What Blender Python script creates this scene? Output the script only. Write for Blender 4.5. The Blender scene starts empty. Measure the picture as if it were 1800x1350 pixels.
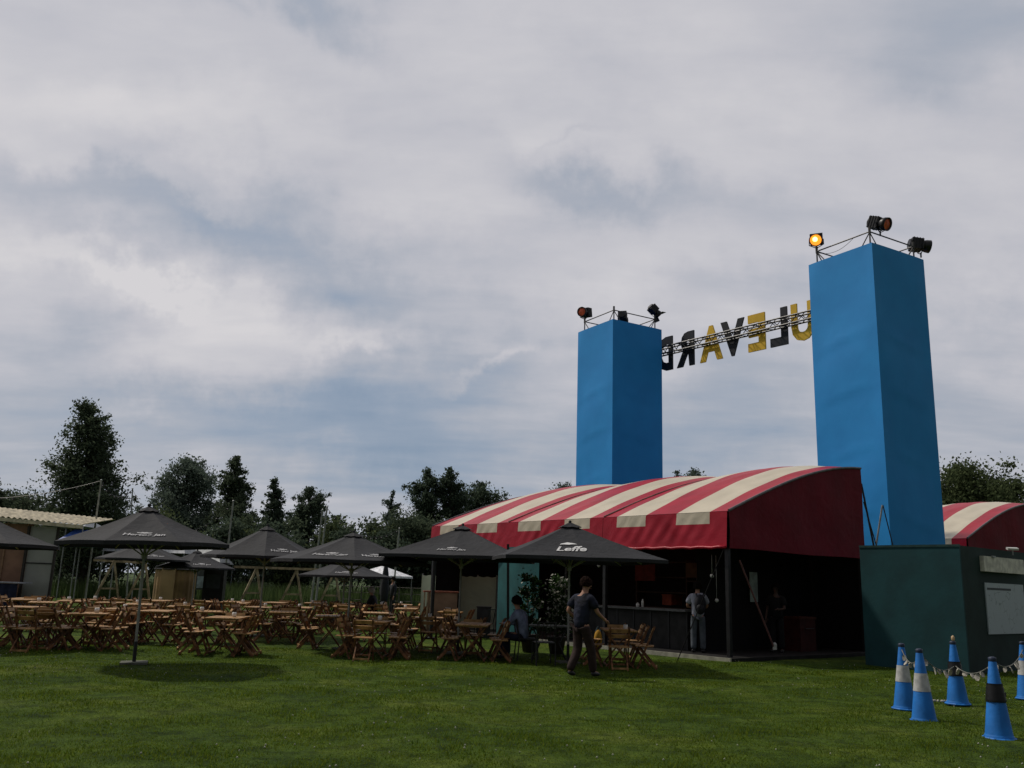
import bpy, bmesh, math, random
import numpy as np
from mathutils import Vector, Matrix, Quaternion
random.seed(7)
rad = math.radians
sc = bpy.context.scene
COL = sc.collection

# ------------------------------------------------------------------ camera
FPX, PITCH, ROLL, CZ = 1550.0, 0.224, 0.0317, 1.6
_f = Vector((0, math.cos(PITCH), math.sin(PITCH)))
_u = Vector((0, -math.sin(PITCH), math.cos(PITCH)))
_r = Vector((1, 0, 0))
CR = math.cos(ROLL) * _r + math.sin(ROLL) * _u
CU = -math.sin(ROLL) * _r + math.cos(ROLL) * _u
CF = _f
cam = bpy.data.objects.new('camera', bpy.data.cameras.new('camera'))
COL.objects.link(cam)
cam.matrix_world = Matrix(((CR.x, CU.x, -CF.x, 0), (CR.y, CU.y, -CF.y, 0), (CR.z, CU.z, -CF.z, CZ), (0, 0, 0, 1)))
cam.data.sensor_width = 36
cam.data.lens = FPX / 1800 * 36
cam.data.clip_end = 3000
sc.camera = cam
EYE = Vector((0, 0, CZ))

def pt(px, py, Y):
    """the point seen at a pixel of the survey photograph, Y metres ahead"""
    d = CF + CR * ((px - 900) / FPX) - CU * ((py - 675) / FPX)
    return EYE + d * (Y / d.y)
def gnd(px, py, z=0.0):
    d = CF + CR * ((px - 900) / FPX) - CU * ((py - 675) / FPX)
    return EYE + d * ((z - CZ) / d.z)
def at(px, Y, z=0.0):
    """the point at height z, Y metres ahead, in the column px"""
    k = (px - 900) / FPX
    a = CR.x - k * CF.x
    b = (CR.y - k * CF.y) * Y + (CR.z - k * CF.z) * (z - CZ)
    return Vector((-b / a, Y, z))

# ------------------------------------------------------------------ light
SUN = Vector((-1.5, 0.80, 2.25)).normalized()
el = math.asin(SUN.z); az = math.atan2(SUN.x, SUN.y)
sun = bpy.data.objects.new('sun', bpy.data.lights.new('sun', 'SUN'))
COL.objects.link(sun)
sun.data.energy = 2.4; sun.data.angle = rad(2.6); sun.data.color = (1, .93, .82)
sun.rotation_euler = SUN.to_track_quat('Z', 'Y').to_euler()
sc.view_settings.view_transform = 'Standard'
sc.view_settings.look = 'None'
sc.view_settings.gamma = 1
sc.view_settings.exposure = 0.0
sc.cycles.max_bounces = 5
sc.cycles.transparent_max_bounces = 6

def s2l(c):
    c = c / 255
    return c / 12.92 if c <= .04045 else ((c + .055) / 1.055) ** 2.4
def RGB(r, g, b): return (s2l(r), s2l(g), s2l(b), 1)

class NT:
    def __init__(s, t): s.t = t
    def n(s, kind, **kw):
        nd = s.t.nodes.new(kind)
        for k, v in kw.items():
            if k.startswith('i_'):
                nd.inputs[k[2:].replace('_', ' ')].default_value = v
            else: setattr(nd, k, v)
        return nd
    def l(s, a, b): s.t.links.new(a, b)
    def math(s, op, a, b=None, c=None, clamp=False):
        nd = s.n('ShaderNodeMath', operation=op, use_clamp=clamp)
        for i, v in enumerate((a, b, c)):
            if v is None: continue
            if isinstance(v, (int, float)): nd.inputs[i].default_value = v
            else: s.l(v, nd.inputs[i])
        return nd.outputs[0]
    def mix(s, f, a, b, blend='MIX'):
        nd = s.n('ShaderNodeMix', data_type='RGBA', blend_type=blend)
        for i, v in ((0, f), (6, a), (7, b)):
            if isinstance(v, (int, float, tuple)): nd.inputs[i].default_value = v
            else: s.l(v, nd.inputs[i])
        return nd.outputs[2]
    def ramp(s, f, stops, interp='EASE'):
        nd = s.n('ShaderNodeValToRGB'); cr = nd.color_ramp; cr.interpolation = interp
        while len(cr.elements) < len(stops): cr.elements.new(.5)
        for e, (p, c) in zip(cr.elements, stops): e.position = p; e.color = c
        s.l(f, nd.inputs[0]); return nd.outputs[0]

# ------------------------------------------------------------------ sky (world)
w = bpy.data.worlds.new("World"); sc.world = w; w.use_nodes = True
T = NT(w.node_tree); w.node_tree.nodes.clear()
out = T.n('ShaderNodeOutputWorld'); bg = T.n('ShaderNodeBackground'); T.l(bg.outputs[0], out.inputs[0])
sky = T.n('ShaderNodeTexSky', sky_type='NISHITA', sun_disc=False, sun_elevation=el, sun_rotation=az, altitude=0, air_density=1.0, dust_density=2.0)
bg.inputs[1].default_value = 0.1
tc = T.n('ShaderNodeTexCoord')
D = tc.outputs['Generated']
sep = T.n('ShaderNodeSeparateXYZ'); T.l(D, sep.inputs[0])
zc = T.math('ADD', T.math('MAXIMUM', sep.outputs[2], 0.0), 0.16)
px_ = T.math('DIVIDE', sep.outputs[0], zc); py_ = T.math('DIVIDE', sep.outputs[1], zc)
cmb = T.n('ShaderNodeCombineXYZ'); T.l(px_, cmb.inputs[0]); T.l(py_, cmb.inputs[1])
def cloud_noise(scale, detail, rough, loc, sx=1.0, sy=1.0, rot=0.0, dist=0.0):
    mp = T.n('ShaderNodeMapping'); mp.inputs['Location'].default_value = loc
    mp.inputs['Scale'].default_value = (sx, sy, 1); mp.inputs['Rotation'].default_value = (0, 0, rot)
    T.l(cmb.outputs[0], mp.inputs[0])
    nz = T.n('ShaderNodeTexNoise'); T.l(mp.outputs[0], nz.inputs['Vector'])
    nz.inputs['Scale'].default_value = scale; nz.inputs['Detail'].default_value = detail
    nz.inputs['Roughness'].default_value = rough; nz.inputs['Distortion'].default_value = dist
    return nz.outputs[0]
n1 = cloud_noise(1.0, 7, .52, (3.1, 1.7, 0), .75, 1.35, .3, .25)
n2 = cloud_noise(2.6, 8, .55, (8.4, -2.2, 0), .7, 1.5, -.35, .2)
n3 = cloud_noise(.6, 3, .5, (-2.4, 6.2, 0))
# vector that the soft cloud banks are looked up with, ruffled so their rims are ragged
nzv = T.n('ShaderNodeTexNoise'); T.l(D, nzv.inputs['Vector']); nzv.inputs['Scale'].default_value = 5; nzv.inputs['Detail'].default_value = 6
nzv.inputs['Roughness'].default_value = .6
vs = T.n('ShaderNodeVectorMath', operation='SUBTRACT'); T.l(nzv.outputs['Color'], vs.inputs[0]); vs.inputs[1].default_value = (.5, .5, .5)
vm = T.n('ShaderNodeVectorMath', operation='MULTIPLY_ADD'); T.l(vs.outputs[0], vm.inputs[0]); vm.inputs[1].default_value = (.34, .2, .26)
T.l(D, vm.inputs[2])
def bank(px, py, rx, ry, amt, ang=0.0, soft=1.0):
    """a soft elliptical bank of cloud around a direction of the sky"""
    d = (pt(px, py, 10) - EYE).normalized()
    rr = Vector((d.y, -d.x, 0)).normalized(); uu = rr.cross(d)
    a = rad(ang); r2 = rr * math.cos(a) + uu * math.sin(a); u2 = -rr * math.sin(a) + uu * math.cos(a)
    acc = None
    for ax, rd in ((r2, rx), (u2, ry)):
        dp = T.n('ShaderNodeVectorMath', operation='DOT_PRODUCT'); T.l(vm.outputs[0], dp.inputs[0]); dp.inputs[1].default_value = ax
        q = T.math('MULTIPLY', dp.outputs['Value'], FPX / rd)
        q = T.math('MULTIPLY', q, q)
        acc = q if acc is None else T.math('ADD', acc, q)
    g = T.math('EXPONENT', T.math('MULTIPLY', acc, -1.0))
    return T.math('MULTIPLY', g, amt)
BANKS = [  # px, py, rx, ry, + brighter / - blue gap, tilt
    (560, 30, 170, 40, -.55, -8), (100, 40, 330, 90, .10, 0), (880, 130, 420, 130, .42, -8),
    (300, 230, 380, 60, .30, 4), (1080, 330, 120, 36, -.30, -20), (1180, 400, 100, 30, -.18, -10), (1330, 330, 330, 120, .10, 10),
    (1700, 60, 170, 70, -.30, -20), (700, 330, 420, 60, .34, -6), (230, 520, 120, 22, .55, -12), (90, 490, 200, 30, .30, -10),
    (560, 470, 280, 55, -.48, -10), (330, 400, 90, 30, -.22, -25), (1340, 560, 200, 60, -.12, 0), (60, 600, 90, 45, -.45, 10),
    (300, 650, 330, 50, .36, 0), (830, 650, 180, 80, -.55, 10), (640, 740, 210, 80, -.45, 0), (470, 620, 200, 40, .20, 0),
    (1270, 720, 190, 90, -.50, 15), (1300, 620, 110, 36, .34, -10), (1740, 560, 120, 70, -.40, 10), (850, 620, 90, 14, .4, 25), (150, 380, 150, 50, -.25, -10), (1210, 365, 150, 30, -.20, -10), (700, 790, 480, 80, -.40, 0), (180, 720, 200, 80, -.25, 0), (1250, 800, 200, 50, -.15, 0), (640, 600, 70, 16, .35, 20), (120, 300, 260, 26, .25, -4), (1000, 250, 420, 50, .25, -6), (430, 560, 160, 26, .30, -14), (1080, 250, 60, 12, -.2, 10),
    (1560, 280, 300, 150, .16, 0), (1700, 330, 180, 120, .12, 0), (700, 570, 170, 36, .22, 6), (1150, 480, 260, 60, .22, -5)]
tot = None
for b in BANKS:
    q = bank(*b); tot = q if tot is None else T.math('ADD', tot, q)
v = T.math('ADD', tot, T.math('MULTIPLY', T.math('SUBTRACT', n1, .5), 1.7))
v = T.math('ADD', v, T.math('MULTIPLY', T.math('SUBTRACT', n2, .5), 1.1))
v = T.math('ADD', v, T.math('MULTIPLY', T.math('SUBTRACT', n3, .5), .5))
hz = T.math('MULTIPLY', T.math('POWER', T.math('SUBTRACT', 1.0, T.math('MAXIMUM', sep.outputs[2], 0.0)), 5.0), -.48)
v = T.math('ADD', v, hz)
v = T.math('ADD', T.math('MULTIPLY', v, .53), .74, clamp=True)
K = 10.0
def kc(r, g, b): c = RGB(r, g, b); return (c[0] * K, c[1] * K, c[2] * K, 1)
cloud = T.ramp(v, [(0, kc(126, 145, 168)), (.28, kc(147, 160, 178)), (.5, kc(170, 175, 186)), (.72, kc(192, 192, 199)), (1, kc(212, 210, 213))], 'LINEAR')
final = T.mix(T.math('MULTIPLY', T.math('SUBTRACT', 1.0, v, clamp=True), .10), cloud, sky.outputs[0])
# unseen sky dimmed behind and right of the viewer to weaken the fill light
dpn = T.n('ShaderNodeVectorMath', operation='DOT_PRODUCT'); T.l(D, dpn.inputs[0]); dpn.inputs[1].default_value = Vector((-.30, .90, .32)).normalized()
mr = T.n('ShaderNodeMapRange', interpolation_type='SMOOTHSTEP'); T.l(dpn.outputs['Value'], mr.inputs[0])
for i_, v_ in ((1, -.35), (2, .62), (3, .38), (4, 1.0)): mr.inputs[i_].default_value = v_
final = T.mix(1.0, final, mr.outputs[0], 'MULTIPLY')
T.l(final, bg.inputs[0])

# ------------------------------------------------------------------ materials
MATS = {}
def mat(name, col, rough=.8, metal=0, var=.12, scale=6, bump=0, bscale=30, spec=.3, col2=None, emis=None, estr=0, detail=4, trans=0, sheen=0, lo=.4, hi=.6):
    if name in MATS: return MATS[name]
    m = bpy.data.materials.new(name); m.use_nodes = True
    t = NT(m.node_tree); b = m.node_tree.nodes['Principled BSDF']
    b.inputs['Roughness'].default_value = rough; b.inputs['Metallic'].default_value = metal
    b.inputs['Specular IOR Level'].default_value = spec
    tcn = t.n('ShaderNodeTexCoord')
    nz = t.n('ShaderNodeTexNoise'); t.l(tcn.outputs['Object'], nz.inputs['Vector']); nz.inputs['Scale'].default_value = scale; nz.inputs['Detail'].default_value = detail
    c = tuple(col[:3]); d = tuple(max(0, x * (1 - var * 2)) for x in c) if col2 is None else tuple(col2[:3])
    e = tuple(min(1, x * (1 + var)) for x in c)
    o = t.ramp(nz.outputs[0], [(lo, d + (1,)), (hi, e + (1,))], 'LINEAR')
    t.l(o, b.inputs['Base Color'])
    if bump:
        nb = t.n('ShaderNodeTexNoise'); t.l(tcn.outputs['Object'], nb.inputs['Vector']); nb.inputs['Scale'].default_value = bscale; nb.inputs['Detail'].default_value = 5
        bp = t.n('ShaderNodeBump'); bp.inputs['Strength'].default_value = bump; bp.inputs['Distance'].default_value = .05
        t.l(nb.outputs[0], bp.inputs['Height']); t.l(bp.outputs[0], b.inputs['Normal'])
    if trans:
        b.inputs['Transmission Weight'].default_value = trans
    if emis:
        b.inputs['Emission Color'].default_value = emis; b.inputs['Emission Strength'].default_value = estr
    MATS[name] = m
    return m
def leafy(name, c1, c2, tr=.35):
    m = bpy.data.materials.new(name); m.use_nodes = True
    t = NT(m.node_tree); m.node_tree.nodes.clear()
    o = t.n('ShaderNodeOutputMaterial'); df = t.n('ShaderNodeBsdfDiffuse'); tl = t.n('ShaderNodeBsdfTranslucent'); mx = t.n('ShaderNodeMixShader')
    mx.inputs[0].default_value = tr
    g = t.n('ShaderNodeNewGeometry')
    col = t.ramp(g.outputs['Random Per Island'], [(0, c1 + (1,)), (1, c2 + (1,))], 'LINEAR')
    t.l(col, df.inputs[0]); t.l(col, tl.inputs[0]); t.l(df.outputs[0], mx.inputs[1]); t.l(tl.outputs[0], mx.inputs[2]); t.l(mx.outputs[0], o.inputs[0])
    MATS[name] = m
    return m
def cloth(name, col, tr=.15, var=.08, scale=3, bump=.3, bscale=4, rough=.8, rib=None):
    m = bpy.data.materials.new(name); m.use_nodes = True
    t = NT(m.node_tree); b = m.node_tree.nodes['Principled BSDF']; o = m.node_tree.nodes['Material Output']
    b.inputs['Roughness'].default_value = rough; b.inputs['Specular IOR Level'].default_value = .25
    tcn = t.n('ShaderNodeTexCoord')
    nz = t.n('ShaderNodeTexNoise'); t.l(tcn.outputs['Object'], nz.inputs['Vector']); nz.inputs['Scale'].default_value = scale; nz.inputs['Detail'].default_value = 6
    c = tuple(col[:3])
    cc = t.ramp(nz.outputs[0], [(.3, tuple(x * (1 - 2 * var) for x in c) + (1,)), (.7, tuple(x * (1 + var) for x in c) + (1,))], 'LINEAR')
    t.l(cc, b.inputs['Base Color'])
    nb = t.n('ShaderNodeTexNoise'); t.l(tcn.outputs['Object'], nb.inputs['Vector']); nb.inputs['Scale'].default_value = bscale; nb.inputs['Detail'].default_value = 3; nb.inputs['Distortion'].default_value = .6
    bp = t.n('ShaderNodeBump'); bp.inputs['Strength'].default_value = bump; bp.inputs['Distance'].default_value = .08
    t.l(nb.outputs[0], bp.inputs['Height']); t.l(bp.outputs[0], b.inputs['Normal'])
    if tr:
        tl = t.n('ShaderNodeBsdfTranslucent'); t.l(cc, tl.inputs[0]); mx = t.n('ShaderNodeMixShader'); mx.inputs[0].default_value = tr
        t.l(b.outputs[0], mx.inputs[1]); t.l(tl.outputs[0], mx.inputs[2]); t.l(mx.outputs[0], o.inputs[0])
    MATS[name] = m
    return m

# ------------------------------------------------------------------ mesh builder
class MB:
    def __init__(s): s.v = []; s.f = []; s.m = []
    def add(s, vs, fs, mi=0):
        o = len(s.v); s.v += [tuple(v) for v in vs]; s.f += [tuple(i + o for i in f) for f in fs]; s.m += [mi] * len(fs); return s
    def box(s, c, d, R=None, mi=0):
        c = Vector(c); vs = []
        for x in (-.5, .5):
            for y in (-.5, .5):
                for z in (-.5, .5):
                    p = Vector((x * d[0], y * d[1], z * d[2])); vs.append(c + (R @ p if R else p))
        return s.add(vs, [(0, 1, 3, 2), (4, 6, 7, 5), (0, 4, 5, 1), (2, 3, 7, 6), (0, 2, 6, 4), (1, 5, 7, 3)], mi)
    def bar(s, p, q, w, h=None, up=(0, 0, 1), mi=0):
        p = Vector(p); q = Vector(q); h = h or w; z = (q - p); L = z.length; z.normalize()
        u = Vector(up)
        if abs(z.dot(u)) > .98: u = Vector((0, 1, 0))
        x = z.cross(u).normalized(); y = x.cross(z).normalized()
        R = Matrix((x, y, z)).transposed()
        return s.box((p + q) / 2, (w, h, L), R, mi)
    def tube(s, pts, r, n=8, mi=0, cap=True):
        pts = [Vector(p) for p in pts]; rs = r if isinstance(r, (list, tuple)) else [r] * len(pts)
        vs = []; fs = []; ref = None
        for i, p in enumerate(pts):
            t = (pts[min(i + 1, len(pts) - 1)] - pts[max(i - 1, 0)]).normalized()
            if ref is None: ref = Vector((0, 0, 1)) if abs(t.z) < .9 else Vector((1, 0, 0))
            x = t.cross(ref).normalized(); y = t.cross(x).normalized(); ref = -y if False else ref
            for k in range(n):
                a = 2 * math.pi * k / n; vs.append(p + (x * math.cos(a) + y * math.sin(a)) * rs[i])
        for i in range(len(pts) - 1):
            for k in range(n):
                a = i * n + k; b = i * n + (k + 1) % n; fs.append((a, b, b + n, a + n))
        if cap: fs.append(tuple(range(n))[::-1]); fs.append(tuple((len(pts) - 1) * n + k for k in range(n)))
        return s.add(vs, fs, mi)
    def lathe(s, prof, c=(0, 0, 0), n=20, R=None, mi=0):
        c = Vector(c); vs = []; fs = []
        for (r, z) in prof:
            for k in range(n):
                a = 2 * math.pi * k / n; p = Vector((r * math.cos(a), r * math.sin(a), z)); vs.append(c + (R @ p if R else p))
        for i in range(len(prof) - 1):
            for k in range(n):
                a = i * n + k; b = i * n + (k + 1) % n; fs.append((a, b, b + n, a + n))
        return s.add(vs, fs, mi)
    def ball(s, c, r, n=10, mi=0, sc_=(1, 1, 1)):
        prof = [(max(.001, math.sin(math.pi * i / n)) * 1.0, -math.cos(math.pi * i / n)) for i in range(n + 1)]
        R = Matrix.Diagonal(Vector((r * sc_[0], r * sc_[1], r * sc_[2])))
        return s.lathe(prof, c, n + 2, R, mi)
    def quad(s, a, b, c, d, mi=0): return s.add([a, b, c, d], [(0, 1, 2, 3)], mi)
    def grid(s, fn, nu, nv, mi=None):
        vs = [fn(i / nu, j / nv) for j in range(nv + 1) for i in range(nu + 1)]
        fs = []; ms = []
        for j in range(nv):
            for i in range(nu):
                a = j * (nu + 1) + i; fs.append((a, a + 1, a + nu + 2, a + nu + 1)); ms.append(mi((i + .5) / nu, (j + .5) / nv) if mi else 0)
        o = len(s.v); s.v += [tuple(v) for v in vs]; s.f += [tuple(i + o for i in f) for f in fs]; s.m += ms; return s
    def build(s, name, mats, parent=None, smooth=False, mods=None):
        me = bpy.data.meshes.new(name); me.from_pydata(s.v, [], s.f)
        for m in (mats if isinstance(mats, (list, tuple)) else [mats]): me.materials.append(m)
        me.polygons.foreach_set('material_index', s.m)
        if smooth: me.polygons.foreach_set('use_smooth', [True] * len(s.f))
        me.update()
        o = bpy.data.objects.new(name, me); COL.objects.link(o)
        if parent: o.parent = parent
        return o
def npmesh(name, V, F, mats, parent=None, mi=None):
    """quads or tris from numpy arrays"""
    me = bpy.data.meshes.new(name); n = F.shape[1]
    me.vertices.add(len(V)); me.vertices.foreach_set('co', V.astype(np.float32).ravel())
    me.loops.add(F.size); me.loops.foreach_set('vertex_index', F.astype(np.int32).ravel())
    me.polygons.add(len(F)); me.polygons.foreach_set('loop_start', np.arange(0, F.size, n, dtype=np.int32))
    for m in (mats if isinstance(mats, (list, tuple)) else [mats]): me.materials.append(m)
    if mi is not None: me.polygons.foreach_set('material_index', mi.astype(np.int32))
    me.update(calc_edges=True); me.validate()
    o = bpy.data.objects.new(name, me); COL.objects.link(o)
    if parent: o.parent = parent
    return o
def tag(o, label=None, cat=None, group=None, kind=None):
    if label: o['label'] = label
    if cat: o['category'] = cat
    if group: o['group'] = group
    if kind: o['kind'] = kind
    return o
def thing(name, label, cat, loc=(0, 0, 0), rz=0, group=None):
    o = bpy.data.objects.new(name, None); COL.objects.link(o); o.location = loc; o.rotation_euler = (0, 0, rz)
    o.empty_display_size = .2
    return tag(o, label, cat, group)
def copy_tree(o, parent=None):
    c = o.copy(); COL.objects.link(c)
    if parent: c.parent = parent
    for ch in o.children: copy_tree(ch, c)
    return c
def text_mesh(txt, w_, h_, depth=.004, bold=.0, shear=0.0):
    """verts/faces of a word fitted into w x h centred on the origin in its x-y plane"""
    cu = bpy.data.curves.new('t', 'FONT'); cu.body = txt; cu.extrude = .02; cu.offset = bold; cu.shear = shear; cu.resolution_u = 3
    ob = bpy.data.objects.new('t', cu); COL.objects.link(ob)
    dg = bpy.context.evaluated_depsgraph_get()
    me = bpy.data.meshes.new_from_object(ob.evaluated_get(dg))
    V = np.array([v.co[:] for v in me.vertices]); F = [tuple(p.vertices) for p in me.polygons]
    bpy.data.objects.remove(ob); bpy.data.meshes.remove(me); bpy.data.curves.remove(cu)
    lo, hi = V.min(0), V.max(0)
    V = (V - (lo + hi) / 2) / (hi - lo) * np.array([w_, h_, depth])
    return V, F

# ------------------------------------------------------------------ palette
M_blue = None
M_black = mat('black_metal', (.018, .018, .02), .45, .3, spec=.5)
M_steel = mat('galvanised_steel', (.30, .31, .31), .45, .6)
M_pole = mat('aluminium_pole', (.30, .30, .28), .5, .5)
M_umb = cloth('black_parasol_fabric', (.026, .027, .031), .06, .12, 2, .25, 6)
M_white_print = mat('white_print', (.62, .62, .62), .7)
M_wood = mat('backlit_acacia_wood', (.185, .082, .034), .6, 0, .35, 9, .15, 60)  # legs and stretchers: backlit darkness put into the wood colour
M_wood_top = mat('sunlit_acacia_wood', (.38, .215, .085), .55, 0, .2, 7, .15, 60)  # same wood as the legs, sunlight on slats and tops painted in lighter
M_timber = mat('raw_timber', (.33, .27, .17), .8, 0, .2, 5)
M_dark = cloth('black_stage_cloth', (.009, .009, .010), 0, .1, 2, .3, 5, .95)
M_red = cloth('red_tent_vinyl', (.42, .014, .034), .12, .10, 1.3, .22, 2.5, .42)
M_cream = cloth('cream_tent_vinyl', (.66, .59, .46), .14, .06, 1.3, .22, 2.5, .42)
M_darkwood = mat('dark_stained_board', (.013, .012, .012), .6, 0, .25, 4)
M_skin = mat('skin', (.36, .19, .13), .55, 0, .05)
M_hair = mat('dark_hair', (.010, .007, .006), .95, 0, .3, 30, .6, 60, .05)
M_ceramic = mat('white_ceramic', (.72, .71, .68), .3)

# ------------------------------------------------------------------ ground
def ground_material():
    m = bpy.data.materials.new('lawn'); m.use_nodes = True; t = NT(m.node_tree); b = m.node_tree.nodes['Principled BSDF']
    b.inputs['Roughness'].default_value = .95; b.inputs['Specular IOR Level'].default_value = .1
    tcn = t.n('ShaderNodeTexCoord'); P = tcn.outputs['Object']
    def nz(s, d, r=.6):
        n = t.n('ShaderNodeTexNoise'); t.l(P, n.inputs['Vector']); n.inputs['Scale'].default_value = s; n.inputs['Detail'].default_value = d; n.inputs['Roughness'].default_value = r; return n.outputs[0]
    c1 = t.ramp(nz(.55, 6), [(.35, (.038, .074, .009, 1)), (.5, (.070, .118, .013, 1)), (.66, (.115, .154, .022, 1)), (.78, (.140, .145, .040, 1))], 'LINEAR')
    c2 = t.ramp(nz(3.2, 7, .7), [(.36, (.35, .40, .35, 1)), (.56, (1, 1, 1, 1)), (.75, (1.25, 1.2, 1.0, 1))], 'LINEAR')
    c = t.mix(1.0, c1, c2, 'MULTIPLY')
    c3 = t.ramp(nz(38, 4, .7), [(.35, (.45, .5, .45, 1)), (.65, (1.3, 1.25, 1.1, 1))], 'LINEAR')
    c = t.mix(1.0, c, c3, 'MULTIPLY')
    t.l(c, b.inputs['Base Color'])
    bp = t.n('ShaderNodeBump'); bp.inputs['Strength'].default_value = .9; bp.inputs['Distance'].default_value = .06
    t.l(t.math('ADD', nz(9, 6, .7), t.math('MULTIPLY', nz(45, 4, .7), .6)), bp.inputs['Height']); t.l(bp.outputs[0], b.inputs['Normal'])
    return m
def bump_z(x, y):
    return (np.sin(x * 1.7 + y * .9) * .012 + np.sin(x * .63 - y * 1.31 + 1) * .018 + np.sin(x * 3.9 + 2) * np.sin(y * 3.1) * .010) * np.clip((y - 3) / 5, 0, 1) * np.clip((26 - y) / 6, 0, 1)
xs = np.concatenate([[-1500, -600, -250, -120, -60, -35], np.arange(-24, 24.01, .3), [35, 60, 120, 250, 600, 1500]])
ys = np.concatenate([[-400, -100, -30, -8], np.arange(0, 30.01, .3), [34, 40, 50, 70, 110, 200, 500, 1500]])
gx, gy = np.meshgrid(xs, ys); gz = bump_z(gx, gy)
nx, ny = len(xs), len(ys); idx = np.arange(nx * ny).reshape(ny, nx)
F = np.stack([idx[:-1, :-1], idx[:-1, 1:], idx[1:, 1:], idx[1:, :-1]], -1).reshape(-1, 4)
g = npmesh('ground', np.stack([gx, gy, gz], -1).reshape(-1, 3), F, ground_material()); tag(g, kind='structure')

# the low grass bank behind the terrace
def hillfn(u, v_):
    x = -80 + 150 * u; y = 62 + 26 * v_
    return (x, y, -.1 + 1.75 * math.sin(min(1, v_ * 1.7) * math.pi / 2) + .12 * math.sin(x * .4) * v_)
hl = MB().grid(hillfn, 60, 8).build('hill', mat('bank_grass', (.060, .095, .034), .95, 0, .25, 1.2, .5, 6), smooth=True); tag(hl, kind='structure')

def grass_blades():
    rng = np.random.default_rng(3)
    N = 260000
    u = rng.random(N)
    y = 5.8 + (u ** 1.35) * 15.5
    x = (rng.random(N) * 2 - 1) * (y * .64 + .6)
    # tufts: pull some blades together and leave thinner patches
    keep = (np.sin(x * 3.1 + np.sin(y * 2.7) * 2) + np.sin(y * 3.9 + np.sin(x * 2.3) * 2) + rng.random(N) * 3.0) > .5
    x, y = x[keep], y[keep]; n = len(x)
    a = rng.random(n) * 2 * np.pi
    big = np.clip(np.sin(x * 2.9 + np.sin(y * 3.3)) * np.sin(y * 2.6 + np.sin(x * 1.9)) * 1.1 + rng.random(n), 0.1, 2.0)
    h = .016 + .026 * big * rng.random(n); wd = (.0028 + .0035 * rng.random(n)) * (1 + (y - 6) * .10)
    z0 = bump_z(x, y) - .004
    lean = (rng.random((n, 2)) - .5) * h[:, None] * 1.5
    B = np.stack([x, y, z0], -1); dx = np.stack([np.cos(a) * wd, np.sin(a) * wd, 0 * a], -1)
    tip = B + np.stack([lean[:, 0], lean[:, 1], h], -1)
    V = np.stack([B - dx, B + dx, tip], 1).reshape(-1, 3)
    F = np.arange(n * 3).reshape(-1, 3)
    o = npmesh('grass', V, F, leafy('grass_blade', (.052, .102, .010), (.150, .192, .022), .5))
    tag(o, 'short mown green lawn grass in the foreground', 'grass', kind='stuff')
grass_blades()
def clover():
    rng = np.random.default_rng(5); N = 900
    y = 6.5 + rng.random(N) ** .8 * 15; x = (rng.random(N) * 2 - 1) * y * .62
    k = (np.sin(x * .8 + 2) + np.sin(y * .9) + rng.random(N) * 2.2) > 1.25
    x, y = x[k], y[k]; n = len(x); z = bump_z(x, y) + .035; r = .007 + .006 * rng.random(n)
    V = []; 
    for i in range(4):
        a = i * np.pi / 2; V.append(np.stack([x + np.cos(a) * r, y + np.sin(a) * r, z + .006 * (i % 2)], -1))
    V.append(np.stack([x, y, z - .012], -1)); V.append(np.stack([x, y, z + r], -1))
    V = np.stack(V, 1).reshape(-1, 3); b = np.arange(n)[:, None] * 6
    F = np.concatenate([b + np.array([[i, (i + 1) % 4, 5]]) for i in range(4)] + [b + np.array([[(i + 1) % 4, i, 4]]) for i in range(4)])
    o = npmesh('clover_flowers', V, F, mat('clover_white', (.42, .42, .34), .8)); tag(o, 'tiny white clover heads dotted over the lawn', 'clover', kind='stuff')
clover()

# ------------------------------------------------------------------ blue towers, truss, letters
KT = 1.35; THT = .533
td1 = Vector((-math.sin(THT), math.cos(THT), 0)); td2 = Vector((math.cos(THT), math.sin(THT), 0))
TA = Vector((3.3113 * KT, 28.2986 * KT, 0)); TB = Vector((9.0455 * KT, 21.0391 * KT, 0))
TH = 1.6 + 8.791 * KT; W1, W2 = 2.02 * KT, 2.109 * KT
def tower_blue():
    m = bpy.data.materials.new('blue_tower_cloth'); m.use_nodes = True; t = NT(m.node_tree); b = m.node_tree.nodes['Principled BSDF']
    b.inputs['Roughness'].default_value = .62; b.inputs['Specular IOR Level'].default_value = .3
    tcn = t.n('ShaderNodeTexCoord'); P = tcn.outputs['Object']
    n1 = t.n('ShaderNodeTexNoise'); t.l(P, n1.inputs['Vector']); n1.inputs['Scale'].default_value = .9; n1.inputs['Detail'].default_value = 5
    c = t.ramp(n1.outputs[0], [(.3, (.016, .255, .66, 1)), (.7, (.020, .295, .73, 1))], 'LINEAR'); t.l(c, b.inputs['Base Color'])
    mp = t.n('ShaderNodeMapping'); mp.inputs['Scale'].default_value = (.9, .9, .55); t.l(P, mp.inputs[0])
    n2 = t.n('ShaderNodeTexNoise'); t.l(mp.outputs[0], n2.inputs['Vector']); n2.inputs['Scale'].default_value = 1.0; n2.inputs['Detail'].default_value = 4; n2.inputs['Distortion'].default_value = .5
    bp = t.n('ShaderNodeBump'); bp.inputs['Strength'].default_value = .22; bp.inputs['Distance'].default_value = .08
    t.l(n2.outputs[0], bp.inputs['Height']); t.l(bp.outputs[0], b.inputs['Normal'])
    return m
M_blue = tower_blue()
M_rust = mat('scaffold_tube', (.11, .105, .10), .5, .5)
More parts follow.
